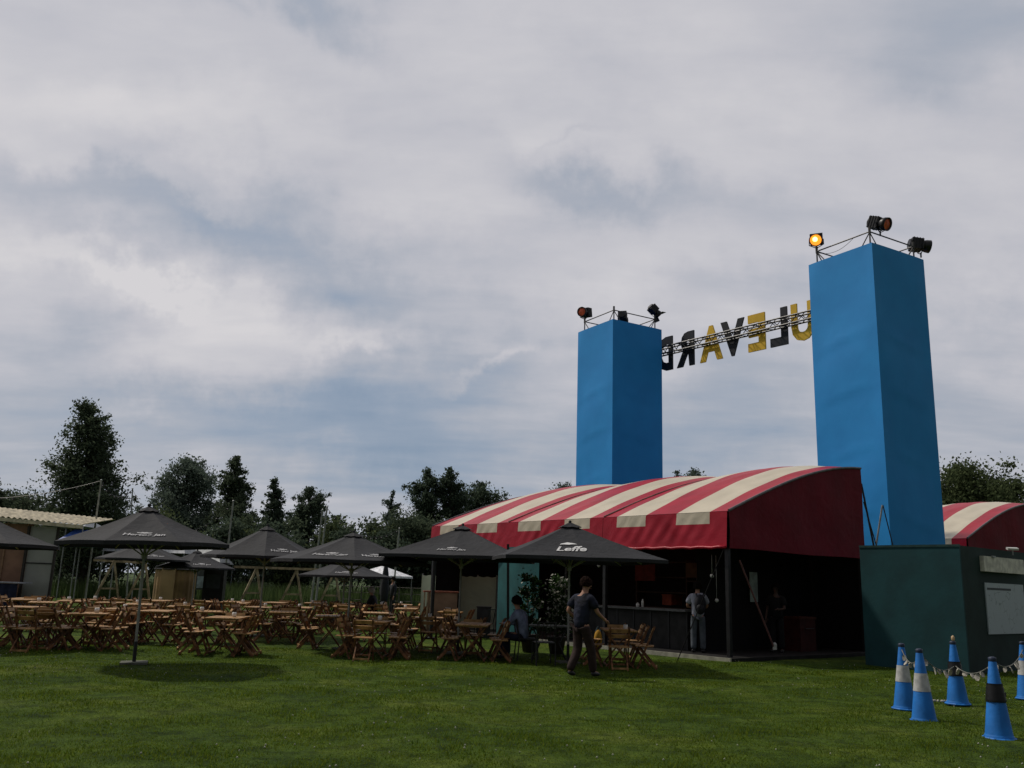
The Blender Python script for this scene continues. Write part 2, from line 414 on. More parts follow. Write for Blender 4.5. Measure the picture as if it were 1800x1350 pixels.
def tower(M, label, rg):
    tw = thing('scaffold_tower', label, 'tower', M, THT, 'blue towers of the gateway')
    # local axes: x along td2, y along td1
    def sheet(fn, name):
        return MB().grid(fn, 14, 90).build(name, M_blue, tw, smooth=True)
    def puff(u, v_, k):
        e = min(1, min(u, 1 - u) * 7)
        z = v_ * TH
        s_ = 0
        for c in (2.1, 4.1, 6.2, 8.3, 10.2):
            d = z - c - .25 * math.sin(u * 3 + k); s_ += .014 * math.exp(-(d / .09) ** 2) * math.sin(u * math.pi) ** 2 - .007 * math.exp(-((d + .35) / .25) ** 2)
        return (s_ + .02 * math.sin(z * 1.3 + u * 2 + k)) * e
    sheet(lambda u, v_: (-puff(u, v_, 0) * 0 - puff(u, v_, 1), u * W1, v_ * TH), 'side_cloth')
    sheet(lambda u, v_: (u * W2, -puff(u, v_, 2), v_ * TH), 'side_cloth')
    sheet(lambda u, v_: (W2, (1 - u) * W1, v_ * TH), 'side_cloth')
    sheet(lambda u, v_: ((1 - u) * W2, W1, v_ * TH), 'side_cloth')
    f = MB()
    ins = .22; q = [(ins, ins), (W2 - ins, ins), (W2 - ins, W1 - ins), (ins, W1 - ins)]
    for (x, y) in q: f.tube([(x, y, 0), (x, y, TH + .62)], .028, 8); f.tube([(x, y, TH + .45), (x, y, TH + .70)], .045, 8)
    for i in range(4):
        a, b = q[i], q[(i + 1) % 4]; f.tube([(*a, TH + .52), (*b, TH + .52)], .024, 6)
        m_ = ((a[0] * .72 + b[0] * .28), (a[1] * .72 + b[1] * .28)); n_ = ((a[0] * .28 + b[0] * .72), (a[1] * .28 + b[1] * .72))
        f.tube([(*a, TH + .5), (*m_, TH - .3)], .02, 6); f.tube([(*b, TH + .5), (*n_, TH - .3)], .02, 6)
    f.tube([(*q[0], TH + .1), (*q[2], TH + .5)], .02, 6)
    f.build('scaffold_frame', M_rust, tw)
    return tw
tower(TA, 'farther blue cloth tower rising behind the middle of the striped tent', 0)
tower(TB, 'nearer tall blue cloth tower behind the green booth', 1)

def loc_t(M, x, y, z): return M + td2 * x + td1 * y + Vector((0, 0, z))
def spotlight(p, aim, lens, label, emis=0, barn=False, cap=False, k=1.0):
    """stage spotlight: can, lens, yoke, clamp; aim = direction it shines"""
    o = thing('spotlight', label, 'spotlight', p, 0, 'stage spotlights on the tower tops')
    d = Vector(aim).normalized(); q = d.to_track_quat('Z', 'Y').to_matrix()
    c = Vector((0, 0, .40 * k)) - d * .0
    b = MB().lathe([(.001, -.40 * k), (.17 * k, -.40 * k), (.19 * k, -.36 * k), (.19 * k, .14 * k), (.17 * k, .16 * k), (.001, .16 * k)], c, 18, q)
    b.box(c + q @ Vector((0, 0, -.14 * k)), (.40 * k, .40 * k, .40 * k), q)
    for i in range(4): b.box(c + q @ Vector((0, 0, (-.29 + .1 * i) * k)), (.43 * k, .43 * k, .02 * k), q)
    b.build('housing', M_black, o)
    hd_ = MB().lathe([(.20 * k, .12 * k), (.225 * k, .20 * k), (.235 * k, .33 * k), (.20 * k, .33 * k), (.19 * k, .16 * k)], c, 20, q).build('lens_hood', M_black if not emis else mat('burnt_orange_hood', (.25, .06, .02), .5), o, smooth=True)
    if emis:
        lm = mat('lit_amber_lens', (.9, .4, .05), .3, emis=(1, .33, .03, 1), estr=1.3)
        ln_ = MB().lathe([(.001, .30 * k), (.12 * k, .295 * k), (.198 * k, .27 * k)], c, 20, q).build('lens', lm, hd_, smooth=True)
        MB().lathe([(.001, .325 * k), (.05 * k, .32 * k), (.085 * k, .308 * k)], c + q @ Vector((-.02, .03, 0)), 16, q).build('lamp', mat('lit_lamp', (1, .8, .4), .3, emis=(1, .72, .22, 1), estr=4.0), hd_, smooth=True)
    else:
        MB().lathe([(.001, .30 * k), (.12 * k, .295 * k), (.198 * k, .27 * k)], c, 20, q).build('lens', mat(*lens), hd_, smooth=True)
    if barn:
        for s_ in (-1, 1):
            MB().quad(c + q @ Vector((-.17 * k, s_ * .23 * k, .30 * k)), c + q @ Vector((.17 * k, s_ * .23 * k, .30 * k)), c + q @ Vector((.22 * k, s_ * .36 * k, .5 * k)), c + q @ Vector((-.22 * k, s_ * .36 * k, .5 * k))).build('barn_door', M_black, hd_)
    y = MB(); sd = d.cross(Vector((0, 0, 1))).normalized()
    y.tube([c + sd * .24 * k, c + sd * .25 * k - Vector((0, 0, .2 * k)), c - Vector((0, 0, .34 * k)), c - sd * .25 * k - Vector((0, 0, .2 * k)), c - sd * .24 * k], .018 * k, 6)
    y.tube([(0, 0, -.06), (0, 0, .12 * k)], .03, 8)
    y.build('yoke', M_black, o)
    return o
red_lens = ('red_lens', (.85, .16, .08), .3)
dark_lens = ('dark_lens', (.05, .05, .06), .2)
toCam = lambda p: (EYE - p).normalized()
i_ = .22; zt = TH + .58
pA = loc_t(TA, i_, W1 - i_, zt); spotlight(pA, (-.55, -.80, -.15), red_lens, 'spotlight with red lens on the left corner of the farther tower', k=1.02)
pA2 = loc_t(TA, W2 - i_ - .5, W1 - i_ - .5, zt - .02); spotlight(pA2, (.25, .9, -.2), dark_lens, 'low dark spotlight on the back corner of the farther tower', k=.98)
pA3 = loc_t(TA, W2 - i_, i_, zt); spotlight(pA3, (.72, .35, -.62), dark_lens, 'black spotlight with open barn doors on the right of the farther tower', barn=True, k=.86)
pB = loc_t(TB, i_, W1 - i_, zt); spotlight(pB, (-.36, -.82, -.40), red_lens, 'glowing amber spotlight on the left corner of the nearer tower', emis=1, k=1.02)
pB2 = loc_t(TB, .80, i_, zt - .02); spotlight(pB2, (.52, -.74, -.38), red_lens, 'spotlight with red lens on the front corner of the nearer tower', k=1.02)
pB3 = loc_t(TB, W2 - i_ + .42, i_, zt - .32); spotlight(pB3, (.90, -.05, -.14), dark_lens, 'black spotlight pointing right off the nearer tower', k=1.02)

# truss and letters on the far side of both towers
PA = TA + td2 * (W2 + .25); PB = TB + td2 * (W2 + .25)
tdir = (PB - PA).normalized(); Lt = (PB - PA).length
tn = Vector((tdir.y, -tdir.x, 0))
if tn.dot(td2) < 0: tn = -tn
def truss_s(px, z):
    k = (px - 900) / FPX
    n_ = CR - CF * k
    a = n_.dot(PA + Vector((0, 0, z)) - EYE); b = n_.dot(tdir)
    return -a / b
zguess = pt(1300, 585.5, 30).z
sA = truss_s(1292, 9); Yt = (PA + tdir * sA).y
ZT = pt(1292, 588, Yt).z
tr = thing('letter_truss', 'black box truss of steel tube spanning between the two blue towers', 'truss', PA + Vector((0, 0, ZT)), math.atan2(tdir.y, tdir.x))
f = MB(); hh = .16
for (a, b) in ((-hh, -hh), (-hh, hh), (hh, -hh), (hh, hh)): f.tube([(-1.0, a, b), (Lt - .7, a, b)], .036, 6)
f.build('chord', M_black, tr)
f = MB(); nb = int((Lt + .3) / .34)
for i in range(nb):
    x0 = -1 + i * .34; s_ = 1 if i % 2 else -1
    for a in (-hh, hh):
        f.tube([(x0, a, -hh * s_), (x0 + .34, a, hh * s_)], .018, 5); f.tube([(x0, -hh * s_, a), (x0 + .34, hh * s_, a)], .018, 5)
f.build('lattice', M_black, tr)
M_ylet = mat('yellow_letter_board', (.80, .50, .04), .6, 0, .05, 1.5)
M_klet = mat('black_letter_board', (.020, .022, .030), .6, 0, .05, 1.5)
s_D, s_L = truss_s(1172, ZT), truss_s(1369, ZT)
pitch_ = (s_L - s_D) / 5
LH = 1.36 * 1.20
word = "DRAVELUOB"; cols = 'kkykykyky'
wid = {'D': .72, 'R': .78, 'A': .95, 'V': .95, 'E': .66, 'L': .64, 'U': .80, 'O': .85, 'B': .76}
sg = thing('letter_sign', 'row of black and yellow letters seen from behind, fixed to the truss', 'sign', PA + Vector((0, 0, ZT - .06)), math.atan2(tdir.y, tdir.x))
nsign = 1 if tn.dot(Vector((-tdir.y, tdir.x, 0))) > 0 else -1
for k, ch in enumerate(word):
    V_, F_ = text_mesh(ch, wid[ch] * 1.32, LH, .05, .042)
    s_k = truss_s((1162, 1198, 1243, 1281, 1323, 1362, 1404, 1452, 1496)[k], ZT)
    mb = MB(); V2 = [(s_k - v[0], nsign * .28 + v[2] * 1.4, v[1]) for v in V_]
    mb.add(V2, [tuple(reversed(q)) for q in F_]); mb.build('letter', M_ylet if cols[k] == 'y' else M_klet, sg)

# ------------------------------------------------------------------ striped tents
THS = .6854
d1 = Vector((-math.sin(THS), math.cos(THS), 0)); d2 = Vector((math.cos(THS), math.sin(THS), 0))
TC = Vector((5.367, 21.659, 0)); ME = 4.21; EH = 3.53; VB = 2.66; GX = 5.95
def on_gable(px, py, C):
    d = CF + CR * ((px - 900) / FPX) - CU * ((py - 675) / FPX)
    t = d1.dot(C - EYE) / d1.dot(d); p = EYE + d * t
    return (d2.dot(p - C), p.z)
ARC = [on_gable(x, y, TC) for (x, y) in ((1281, 899), (1324, 876), (1368, 854), (1408, 838.5), (1439, 830), (1486, 823.5), (1511, 824))]
GX = ARC[-1][0]; ARC[0] = (0, EH)
print('ARC', ARC)
def arc(v_):
    s = v_ * GX
    xs_ = [a[0] for a in ARC]; zs_ = [a[1] for a in ARC]
    # smooth fit through the measured points
    co = np.polyfit(xs_, zs_, 3); return s, float(np.polyval(co, s)) if v_ > 0 else EH
_co = np.polyfit([a[0] for a in ARC], [a[1] for a in ARC], 3); _off = EH - np.polyval(_co, 0)
def arcz(s): return float(np.polyval(_co, s) + _off * (1 - s / GX))
def tent(C, nmod, label, front_only=False, seed=0):
    t_ = thing('striped_tent', label, 'tent', C, math.atan2(d2.y, d2.x), 'red and cream striped tents')
    # local x = d2 (towards the ridge), y = d1 (along the eave)
    def stripe(u): return 1 if (.125 < u < .375 or .625 < u < .875) else 0
    for k in range(nmod):
        def roof(u, v_):
            s = v_ * GX; b = .20 * (4 * u * (1 - u)) * math.sin(min(1, v_ * 1.15) * math.pi / 2 * 1.0) * (1 if v_ > 0 else 0)
            w_ = .012 * math.sin(u * 37 + v_ * 11 + k) * math.sin(v_ * 9)
            return (s, (k + u) * ME, arcz(s) + b + w_ * min(1, v_ * 6))
        MB().grid(roof, 32, 34, lambda u, v_: stripe(u)).build('roof_panel', [M_red, M_cream], t_, smooth=True)
        VD = EH - VB
        def val(u, v_):
            z = EH - .012 - v_ * VD
            e = math.sin(u * math.pi)
            wv = .035 * math.sin(u * 21 + v_ * 3 + k * 2) * v_ + .02 * math.sin(u * 63 - v_ * 9) * v_ * (1 - v_) * 3
            wv += .03 * math.sin((u * 30 + v_ * 7)) * v_ * (1 - v_) if .1 < u < .9 else 0
            return (-.03 - .05 * v_ - wv * e * .8, (k + u) * ME + .012 * (1 if k else 0), z)
        MB().grid(val, 64, 12, lambda u, v_: stripe(u) if v_ < .34 else 0).build('valance', [M_red, M_cream], t_, smooth=True)
        MB().tube([(-.10, (k + u / 20) * ME + .02, VB - .01 + .012 * math.sin(u * 2.2)) for u in range(21)], .038, 8).build('hem', M_red, t_, smooth=True)
        if k: MB().tube([(GX * j / 24, k * ME, arcz(GX * j / 24) + .02) for j in range(25)], .022, 6).build('seam', mat('dusty_seam', (.25, .16, .14), .7), t_)
    Lt_ = nmod * ME
    # gable at the near end and at the far end
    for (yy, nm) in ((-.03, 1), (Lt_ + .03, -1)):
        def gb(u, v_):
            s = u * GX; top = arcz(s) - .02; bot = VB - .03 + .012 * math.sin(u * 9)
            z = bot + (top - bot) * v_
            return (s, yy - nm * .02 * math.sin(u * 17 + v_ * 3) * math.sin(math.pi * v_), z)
        MB().grid(gb, 36, 14).build('gable', MATS.get('shaded_red_vinyl') or cloth('shaded_red_vinyl', (.15, .008, .018), .03, .12, 1.3, .3, 2.5, .8), t_, smooth=True)  # same red vinyl as the roof, end wall shade darkened into its colour
        MB().tube([(GX * j / 30, yy, arcz(GX * j / 30) + .01) for j in range(31)], .035, 6).build('keder_rail', mat('grey_keder', (.14, .13, .14), .5), t_)
    # rear drop and frame
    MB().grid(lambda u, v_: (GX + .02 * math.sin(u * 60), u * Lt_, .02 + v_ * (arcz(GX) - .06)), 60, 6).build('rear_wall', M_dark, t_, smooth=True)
    for k in range(nmod + 1):
        for x in (.06, GX - .10):
            MB().bar((x, min(max(k * ME, .08), Lt_ - .08), 0), (x, min(max(k * ME, .08), Lt_ - .08), (EH if x < 1 else arcz(GX)) - .08), .10).build('tent_pole', M_black, t_)
    return t_
t1 = tent(TC, 3, 'red and cream striped tent with arched roof over the outdoor bar')
LT = 3 * ME
def L1(x, y, z=0): return TC + d2 * x + d1 * y + Vector((0, 0, z))
DK = .09
# deck under the tent
deck = MB(); deck.add([L1(-.25, -.2), L1(GX, -.2), L1(GX, LT), L1(-.25, LT), L1(-.25, -.2, DK), L1(GX, -.2, DK), L1(GX, LT, DK), L1(-.25, LT, DK)], [(3, 2, 1, 0), (4, 5, 6, 7), (0, 1, 5, 4), (1, 2, 6, 5), (2, 3, 7, 6), (3, 0, 4, 7)])
dk = deck.build('deck', M_darkwood); tag(dk, 'dark low timber deck on which the bar under the striped tent stands', 'deck')
ed = MB().bar(L1(-.28, -.2, .045), L1(-.28, LT - 4, .045), .05, .10).build('edging', mat('pale_edging', (.34, .33, .27), .7)); ed.parent = dk
# black partition across the near bay and black inner lining
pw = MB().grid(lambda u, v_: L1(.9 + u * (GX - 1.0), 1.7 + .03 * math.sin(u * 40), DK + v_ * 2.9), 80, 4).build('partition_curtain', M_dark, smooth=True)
tag(pw, 'black cloth partition hung inside the near end of the tent', 'curtain')
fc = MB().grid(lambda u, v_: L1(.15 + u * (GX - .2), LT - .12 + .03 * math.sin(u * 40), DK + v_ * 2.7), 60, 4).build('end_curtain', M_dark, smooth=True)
tag(fc, 'black cloth closing the far end of the striped tent', 'curtain')
pn = MB().box(L1(3.15, 1.55, 1.75), (.34, .02, .80), Matrix.Rotation(THS, 3, 'Z')).build('notice', mat('pale_green_notice', (.34, .42, .38), .6)); tag(pn, 'pale upright notice hanging on the black cloth inside the tent', 'notice')
rp = thing('red_keg_cooler', 'dull red cooler box standing in the dark end of the tent', 'cooler', L1(4.3, .9, DK), THS)
MB().box((0, 0, .42), (.75, .5, .84)).build('body', mat('dull_red_plastic', (.05, .007, .006), .7), rp)
MB().box((0, 0, .875), (.79, .54, .07)).build('lid', mat('dull_orange_plastic', (.07, .016, .008), .7), rp)
MB().tube([(-.2, -.27, .6), (-.2, -.31, .6), (.2, -.31, .6), (.2, -.27, .6)], .012, 6).build('handle', M_black, rp)

# bar counter
bc = thing('bar_counter', 'long black bar counter with a grey worktop along the front of the tent', 'bar counter', L1(0, 0, 0), 0)
def relbox(p, q, z0, z1, x0, x1, name, m, par, thick=None):
    b = MB(); c = [L1(x0, p), L1(x1, p), L1(x1, q), L1(x0, q)]; o_ = par.location
    b.add([v + Vector((0, 0, z0)) - o_ for v in c] + [v + Vector((0, 0, z1)) - o_ for v in c], [(3, 2, 1, 0), (4, 5, 6, 7), (0, 1, 5, 4), (1, 2, 6, 5), (2, 3, 7, 6), (3, 0, 4, 7)])
    return b.build(name, m, par)
relbox(1.9, 6.6, DK, 1.06, .75, 1.15, 'front_panel', M_darkwood, bc)
for i in range(8): relbox(1.9 + i * .62, 1.94 + i * .62, DK, 1.05, .735, .75, 'batten', M_black, bc)
relbox(1.85, 6.7, 1.06, 1.115, .60, 1.30, 'worktop', mat('grey_worktop', (.11, .11, .11), .35), bc)
# back-bar shelves with bottles
bs = thing('back_shelf', 'dark shelving with bottles and boxes behind the bar', 'shelf', L1(0, 0, 0))
for x in (2.0, 4.0, 6.0): relbox(x, x + .05, DK, 2.5, 3.3, 3.7, 'upright', mat('brown_shelf_wood', (.05, .028, .016), .7), bs)
for z in (.95, 1.4, 1.85, 2.3): relbox(2.05, 4.0, z, z + .04, 3.3, 3.7, 'shelf_board', MATS['brown_shelf_wood'], bs); relbox(4.05, 6.0, z + .1, z + .14, 3.3, 3.7, 'shelf_board', MATS['brown_shelf_wood'], bs)
botm = [mat('green_bottle', (.03, .07, .03), .15), mat('clear_bottle', (.22, .23, .22), .15), mat('brown_bottle', (.08, .03, .01), .15)]
bk = ['dark green', 'clear', 'brown']
sh = {.99: 'low', 1.44: 'second', 1.89: 'third'}
for zi, z in enumerate((.99, 1.44, 1.89)):
    for j in range(6):
        c = (zi + j) % 3
        p = L1(3.45 + .02 * j, 2.2 + j * .30 + zi * .05, z)
        o = MB().lathe([(.001, 0), (.038, .0), (.038, .17), (.014, .23), (.014, .30), (.001, .30)], (0, 0, 0), 10).build('bottle', botm[c], smooth=True); o.location = p
        tag(o, '%s bottle on the %s shelf behind the bar, number %s from its near end' % (bk[c], sh[z], ('one', 'two', 'three', 'four', 'five', 'six')[j]), 'bottle', 'bottles on the shelves behind the bar')
bx = MB().box(L1(3.45, 4.7, 1.30), (.5, .35, .28), Matrix.Rotation(THS, 3, 'Z')).box(L1(3.45, 4.7, 1.455), (.53, .38, .03), Matrix.Rotation(THS, 3, 'Z')).build('orange_box', mat('orange_crate', (.30, .06, .02), .6)); tag(bx, 'orange box on the shelf behind the bar', 'box')
mn = MB().box(L1(2.9, 2.9, 2.18), (.03, 1.6, .42), Matrix.Rotation(THS, 3, 'Z')).build('menu_board', mat('brown_menu_board', (.10, .05, .02), .7)); tag(mn, 'brown menu board hanging over the bar worktop', 'menu board')
mn2 = MB().box(L1(2.9, 5.3, 2.1), (.03, .8, .5), Matrix.Rotation(THS, 3, 'Z')).build('red_menu_board', mat('red_menu_board', (.14, .02, .012), .7)); tag(mn2, 'red board hanging at the far end of the bar', 'menu board')
# small things on the worktop
for (y, h, r, nm, lb) in ((3.5, .22, .035, 'tap_bottle', 'slim white bottle standing on the grey bar worktop'), (3.68, .12, .05, 'napkin_pot', 'low white pot beside the white bottle on the bar')):
    o = MB().lathe([(.001, 0), (r, 0), (r, h * .7), (r * .5, h * .85), (r * .45, h), (.001, h)], n=12).build(nm, M_ceramic, smooth=True); o.location = L1(.8, y, 1.117); tag(o, lb, 'bottle' if 'tap' in nm else 'pot')
# globe lights hung in the bar
for j, (y, x, z) in enumerate(((.9, .5, 1.98), (1.0, .8, 1.38), (5.0, .6, 2.22))):
    o = MB().ball((0, 0, 0), .05, 8).tube([(0, 0, .05), (0, 0, 2.5 - z)], .006, 5).build('hanging_globe', mat('unlit_globe', (.5, .5, .48), .2), smooth=True); o.location = L1(x, y, z)
    tag(o, ('small white globe hung inside the near corner of the tent, upper one', 'small white globe hung inside the near corner of the tent, lower one', 'small white globe hung above the far end of the bar')[j], 'globe lamp', 'globes hung in the bar')
# props and guy lines
def strut(name, p, q, r, label, cat, m=M_black, foot=None):
    p = Vector(p); q = Vector(q); mid = Vector((q.x, q.y, q.z)); o = thing(name, label, cat, q)
    MB().tube([p - q, Vector((0, 0, 0))], r, 8).build('pole', m, o)
    if foot: MB().lathe([(.05, 0), (.055, .12), (.03, .16), (.001, .17)], n=10).build('foot', foot, o)
    return o
fw_ = mat('white_foot', (.45, .45, .43), .6)
def onp(px, py, y_):  # point on the plane parallel to the gable, y_ in from the corner
    C = TC + d1 * y_; d = CF + CR * ((px - 900) / FPX) - CU * ((py - 675) / FPX)
    return EYE + d * (d1.dot(C - EYE) / d1.dot(d))
strut('leaning_prop', onp(1300, 985, -.1), onp(1362, 1142, -.35), .022, 'reddish prop pole leaning across the dark open end of the tent', 'pole', mat('red_brown_pole', (.12, .05, .05), .5), fw_)
strut('corner_brace', L1(-.05, .05, VB + .05), gnd(1190, 1163), .012, 'black guy line slanting from the near tent corner to the lawn', 'guy line', mat('matt_black_rope', (.012, .012, .012), .95, spec=.05))
strut('tension_strut', pt(1514, 850, 26.6), pt(1541, 985, 26.6), .03, 'dark strap slanting down from the ridge end of the tent', 'strap')
strut('tension_strut', pt(1518, 882, 26.8), pt(1548, 985, 26.8), .018, 'thin second strap beside the ridge end of the tent', 'strap')
strut('steel_prop', pt(1551, 888, 27.0), pt(1536, 985, 27.0), .028, 'bare steel prop, left leg of the inverted V before the blue tower', 'prop', M_steel)
strut('steel_prop', pt(1552, 888, 27.05), pt(1576, 985, 27.05), .018, 'dark right leg of the inverted V before the blue tower', 'prop')
# second tent
C2 = Vector((pt(1699, 946, 32).x, 32, 0)); z2 = pt(1699, 946, 32).z
t2 = tent(C2, 2, 'second red and cream striped tent at the right edge behind the green booth', seed=3)
t2.location.z = z2 - EH
print('tent2 dz', z2 - EH)

# ------------------------------------------------------------------ green booth
M_green = mat('teal_green_board', (.008, .052, .060), .7, 0, .10, 1.2, .05, 12)
gc = gnd(1704, 1186); gl = gnd(1522, 1169)
e1 = (gl - gc); LB = e1.length; e1.normalize(); e2 = Vector((-e1.y, e1.x, 0))
if e2.x < 0: e2 = -e2
BH = pt(1690, 957, gc.y).z
gb_ = thing('green_booth', 'dark green board booth at the right edge with a map poster', 'booth', gc, 0)
def gbx(a0, a1, b0, b1, z0, z1, name, m, par=gb_):
    c = [e1 * a0 + e2 * b0, e1 * a1 + e2 * b0, e1 * a1 + e2 * b1, e1 * a0 + e2 * b1]
    return MB().add([v + Vector((0, 0, z0)) for v in c] + [v + Vector((0, 0, z1)) for v in c], [(3, 2, 1, 0), (4, 5, 6, 7), (0, 1, 5, 4), (1, 2, 6, 5), (2, 3, 7, 6), (3, 0, 4, 7)]).build(name, m, par)
gbx(0, LB, 0, .06, 0, BH, 'wall', M_green)
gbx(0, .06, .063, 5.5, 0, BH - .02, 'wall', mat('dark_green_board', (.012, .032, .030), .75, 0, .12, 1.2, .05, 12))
gbx(LB - .06, LB, .063, 5.5, 0, BH - .02, 'wall', M_green)
gbx(.05, LB - .05, .05, 5.4, BH - .12, BH - .07, 'roof', M_darkwood)
gbx(-.02, LB + .0, -.015, 0, BH - .05, BH + .004, 'trim', mat('green_trim', (.012, .045, .045), .6))
# panels on the right-hand wall
def onwall(px, py):
    d = CF + CR * ((px - 900) / FPX) - CU * ((py - 675) / FPX)
    t = e1.dot(gc - EYE) / e1.dot(d); p = EYE + d * t; return (e2.dot(p - gc), p.z)
a, b = onwall(1721, 977), onwall(1722, 1004)
ls = gbx(-.10, -.004, a[0], a[0] + 2.3, b[1], a[1], 'light_strip', mat('unlit_strip_cover', (.60, .59, .50), .5))
gbx(-.13, -.10, a[0] + .42, a[0] + .6, a[1] - .02, a[1] + .02, 'clip', M_steel)
a, b = onwall(1729, 1024), onwall(1735, 1115); c_ = onwall(1796, 1030)
def map_mat():
    m = bpy.data.materials.new('faded_site_map'); m.use_nodes = True; t = NT(m.node_tree); bb = m.node_tree.nodes['Principled BSDF']; bb.inputs['Roughness'].default_value = .5
    tcn = t.n('ShaderNodeTexCoord'); vo = t.n('ShaderNodeTexVoronoi', feature='DISTANCE_TO_EDGE'); t.l(tcn.outputs['Object'], vo.inputs['Vector']); vo.inputs['Scale'].default_value = 5
    c1 = t.ramp(vo.outputs['Distance'], [(.0, (.16, .20, .22, 1)), (.05, (.38, .44, .48, 1))], 'LINEAR')
    nz = t.n('ShaderNodeTexNoise'); t.l(tcn.outputs['Object'], nz.inputs['Vector']); nz.inputs['Scale'].default_value = 3.5
    c2 = t.mix(t.ramp(nz.outputs[0], [(.5, (0, 0, 0, 1)), (.6, (1, 1, 1, 1))]), (.37, .43, .47, 1), c1); t.l(c2, bb.inputs['Base Color']); return m
gbx(-.03, -.004, a[0], c_[0], b[1], a[1], 'map_poster', map_mat())
gbx(-.034, -.0305, a[0] + .08, a[0] + (c_[0] - a[0]) * .65, a[1] - .16, a[1] - .11, 'heading', mat('poster_heading', (.05, .06, .07), .6))
lampo = thing('flood_lamp', 'small white flood lamp above the light strip on the green booth', 'lamp', gc + e2 * onwall(1770, 962)[0] - e1 * .12 + Vector((0, 0, BH + .0)))
MB().box((0, 0, .03), (.26, .10, .05), Matrix.Rotation(.3, 3, 'X')).build('head', mat('white_lamp_shell', (.55, .55, .52), .4), lampo)
MB().bar((0, .0, -.12), (.0, 0, .02), .025).build('bracket', M_steel, lampo)

# ------------------------------------------------------------------ parasols
LOGO = {'h': text_mesh('Hertog Jan', 1.0, .22, .004, .020, .25), 'l': text_mesh('Leffe', .60, .27, .004, .022, .5)}
def parasol(p, tip, wd, rz, label, logo='h', tilt=(0, 0), drop=.7, text=True, base=True, sides=(0,), lk=1.0, ns=4):
    """wd = width across flats; side 0 faces local -y"""
    o = thing('parasol', label, 'parasol', p, rz, 'black parasols over the terrace')
    o.rotation_euler = (tilt[0], tilt[1], rz)
    ap = wd / 2; hw = ap; ze = tip - drop; Rc = ap / math.cos(math.pi / ns)
    c = MB()
    cor = [Vector((Rc * math.cos(-math.pi / 2 - math.pi / ns + 2 * math.pi * i / ns), Rc * math.sin(-math.pi / 2 - math.pi / ns + 2 * math.pi * i / ns), ze)) for i in range(ns)]
    tp = Vector((0, 0, tip)); mid_rib = ns == 4
    def P(i, u, v_):  # side i, u along edge, v from apex .. edge
        e = cor[i].lerp(cor[(i + 1) % ns], u)
        q = tp.lerp(e, v_); q.z -= .05 * wd * .33 * math.sin(math.pi * v_) * .6
        wv = abs(math.sin(2 * math.pi * u)) if mid_rib else math.sin(math.pi * u)
        q.z -= .10 * wv * v_ * (1 - v_)
        q.z += .012 * wv * max(0, v_ - .8) / .2
        return q
    for i in range(ns):
        c.grid(lambda u, v_: P(i, u, .08 + .92 * v_), 8, 10)
        c.grid(lambda u, v_: P(i, u, 1.0) + Vector((0, 0, -.07 * v_ + .008 * math.sin(u * 25) * v_)), 8, 1)
    cn = c.build('canopy', M_umb, o, smooth=False)
    cp = MB()
    for i in range(ns):
        cp.grid(lambda u, v_: (lambda q: Vector((q.x, q.y, q.z + .045 * (1 if ns == 4 else .8))))(P(i, u, .13 * v_)), 4, 3)
    cp.ball((0, 0, tip + .05), .035, 6)
    cp.build('vent_cap', M_umb, cn)
    ends = [cor[i] for i in range(ns)] + ([(cor[i] + cor[(i + 1) % ns]) / 2 for i in range(ns)] if mid_rib else [])
    for e in ends:
        MB().bar((0, 0, tip - .10), (e.x * .98, e.y * .98, ze - .045), .02, .03).build('rib', M_pole, o)
        MB().bar((0, 0, tip - .72 * drop - .42), Vector((e.x * .48, e.y * .48, tip + (ze - tip) * .48 - .09)), .016, .02).build('strut', M_pole, o)
    MB().tube([(0, 0, .03), (0, 0, tip - .02)], .024, 12).lathe([(.05, tip - .72 * drop - .46), (.055, tip - .72 * drop - .34)], n=12).build('pole', M_pole, o, smooth=False)
    if base:
        MB().box((0, 0, .03), (.46, .46, .04)).build('base_plate', mat('concrete_foot', (.12, .125, .10), .9), o)
        MB().tube([(0, 0, .05), (0, 0, .40)], .032, 12).build('socket', M_black, o)
    if text:
        V_, F_ = LOGO[logo]; sl = math.sqrt(ap * ap + drop * drop)
        for i in sides:
            ed = (cor[(i + 1) % ns] - cor[i]); L_ = ed.length; ed.normalize(); mide = (cor[i] + cor[(i + 1) % ns]) / 2
            upv = (tp - mide).normalized(); nn = ed.cross(upv).normalized()
            mb = MB(); K_ = lk * (wd / 3 if ns == 4 else L_ / 1.75)
            def put(x, y, z=0):
                if logo == 'l' and i == 0: x -= .26
                v_ = 1 - y / sl
                return P(i, x / (L_ * v_) + .5, v_) + nn * (.014 + z)
            yc = sl * (.26 if logo == 'l' else .20)
            mb.add([put(v[0] * K_, v[1] * K_ + yc, v[2]) for v in V_], F_)
            ey = yc + (.17 if logo == 'h' else .24) * K_
            if logo == 'h':
                pts = [(-.16, .0), (-.19, .07), (-.10, .055), (-.05, .10), (0, .075), (.05, .10), (.10, .055), (.19, .07), (.16, 0), (.06, -.015), (0, -.03), (-.06, -.015)]
            else:
                pts = [(-.17, 0), (-.13, .06), (-.06, .09), (0, .12), (.06, .09), (.13, .06), (.17, 0), (.08, .015), (0, .0), (-.08, .015)]
            mb.add([put(x * K_, y * K_ + ey - .02, .003) for x, y in pts], [tuple(range(len(pts)))])
            mb.build('printed_logo', M_white_print if logo == 'l' else mat('greyed_print', (.42, .42, .43), .7), cn)
    return o
def tipz(px, py, Y): return pt(px, py, Y).z
def para(px_b, Y, px_tip, py_tip, wd, rz, label, **kw):
    p = at(px_b, Y, 0)
    return parasol(p, tipz(px_tip, py_tip, Y), wd, rz, label, **kw)
g1 = gnd(235, 1168)
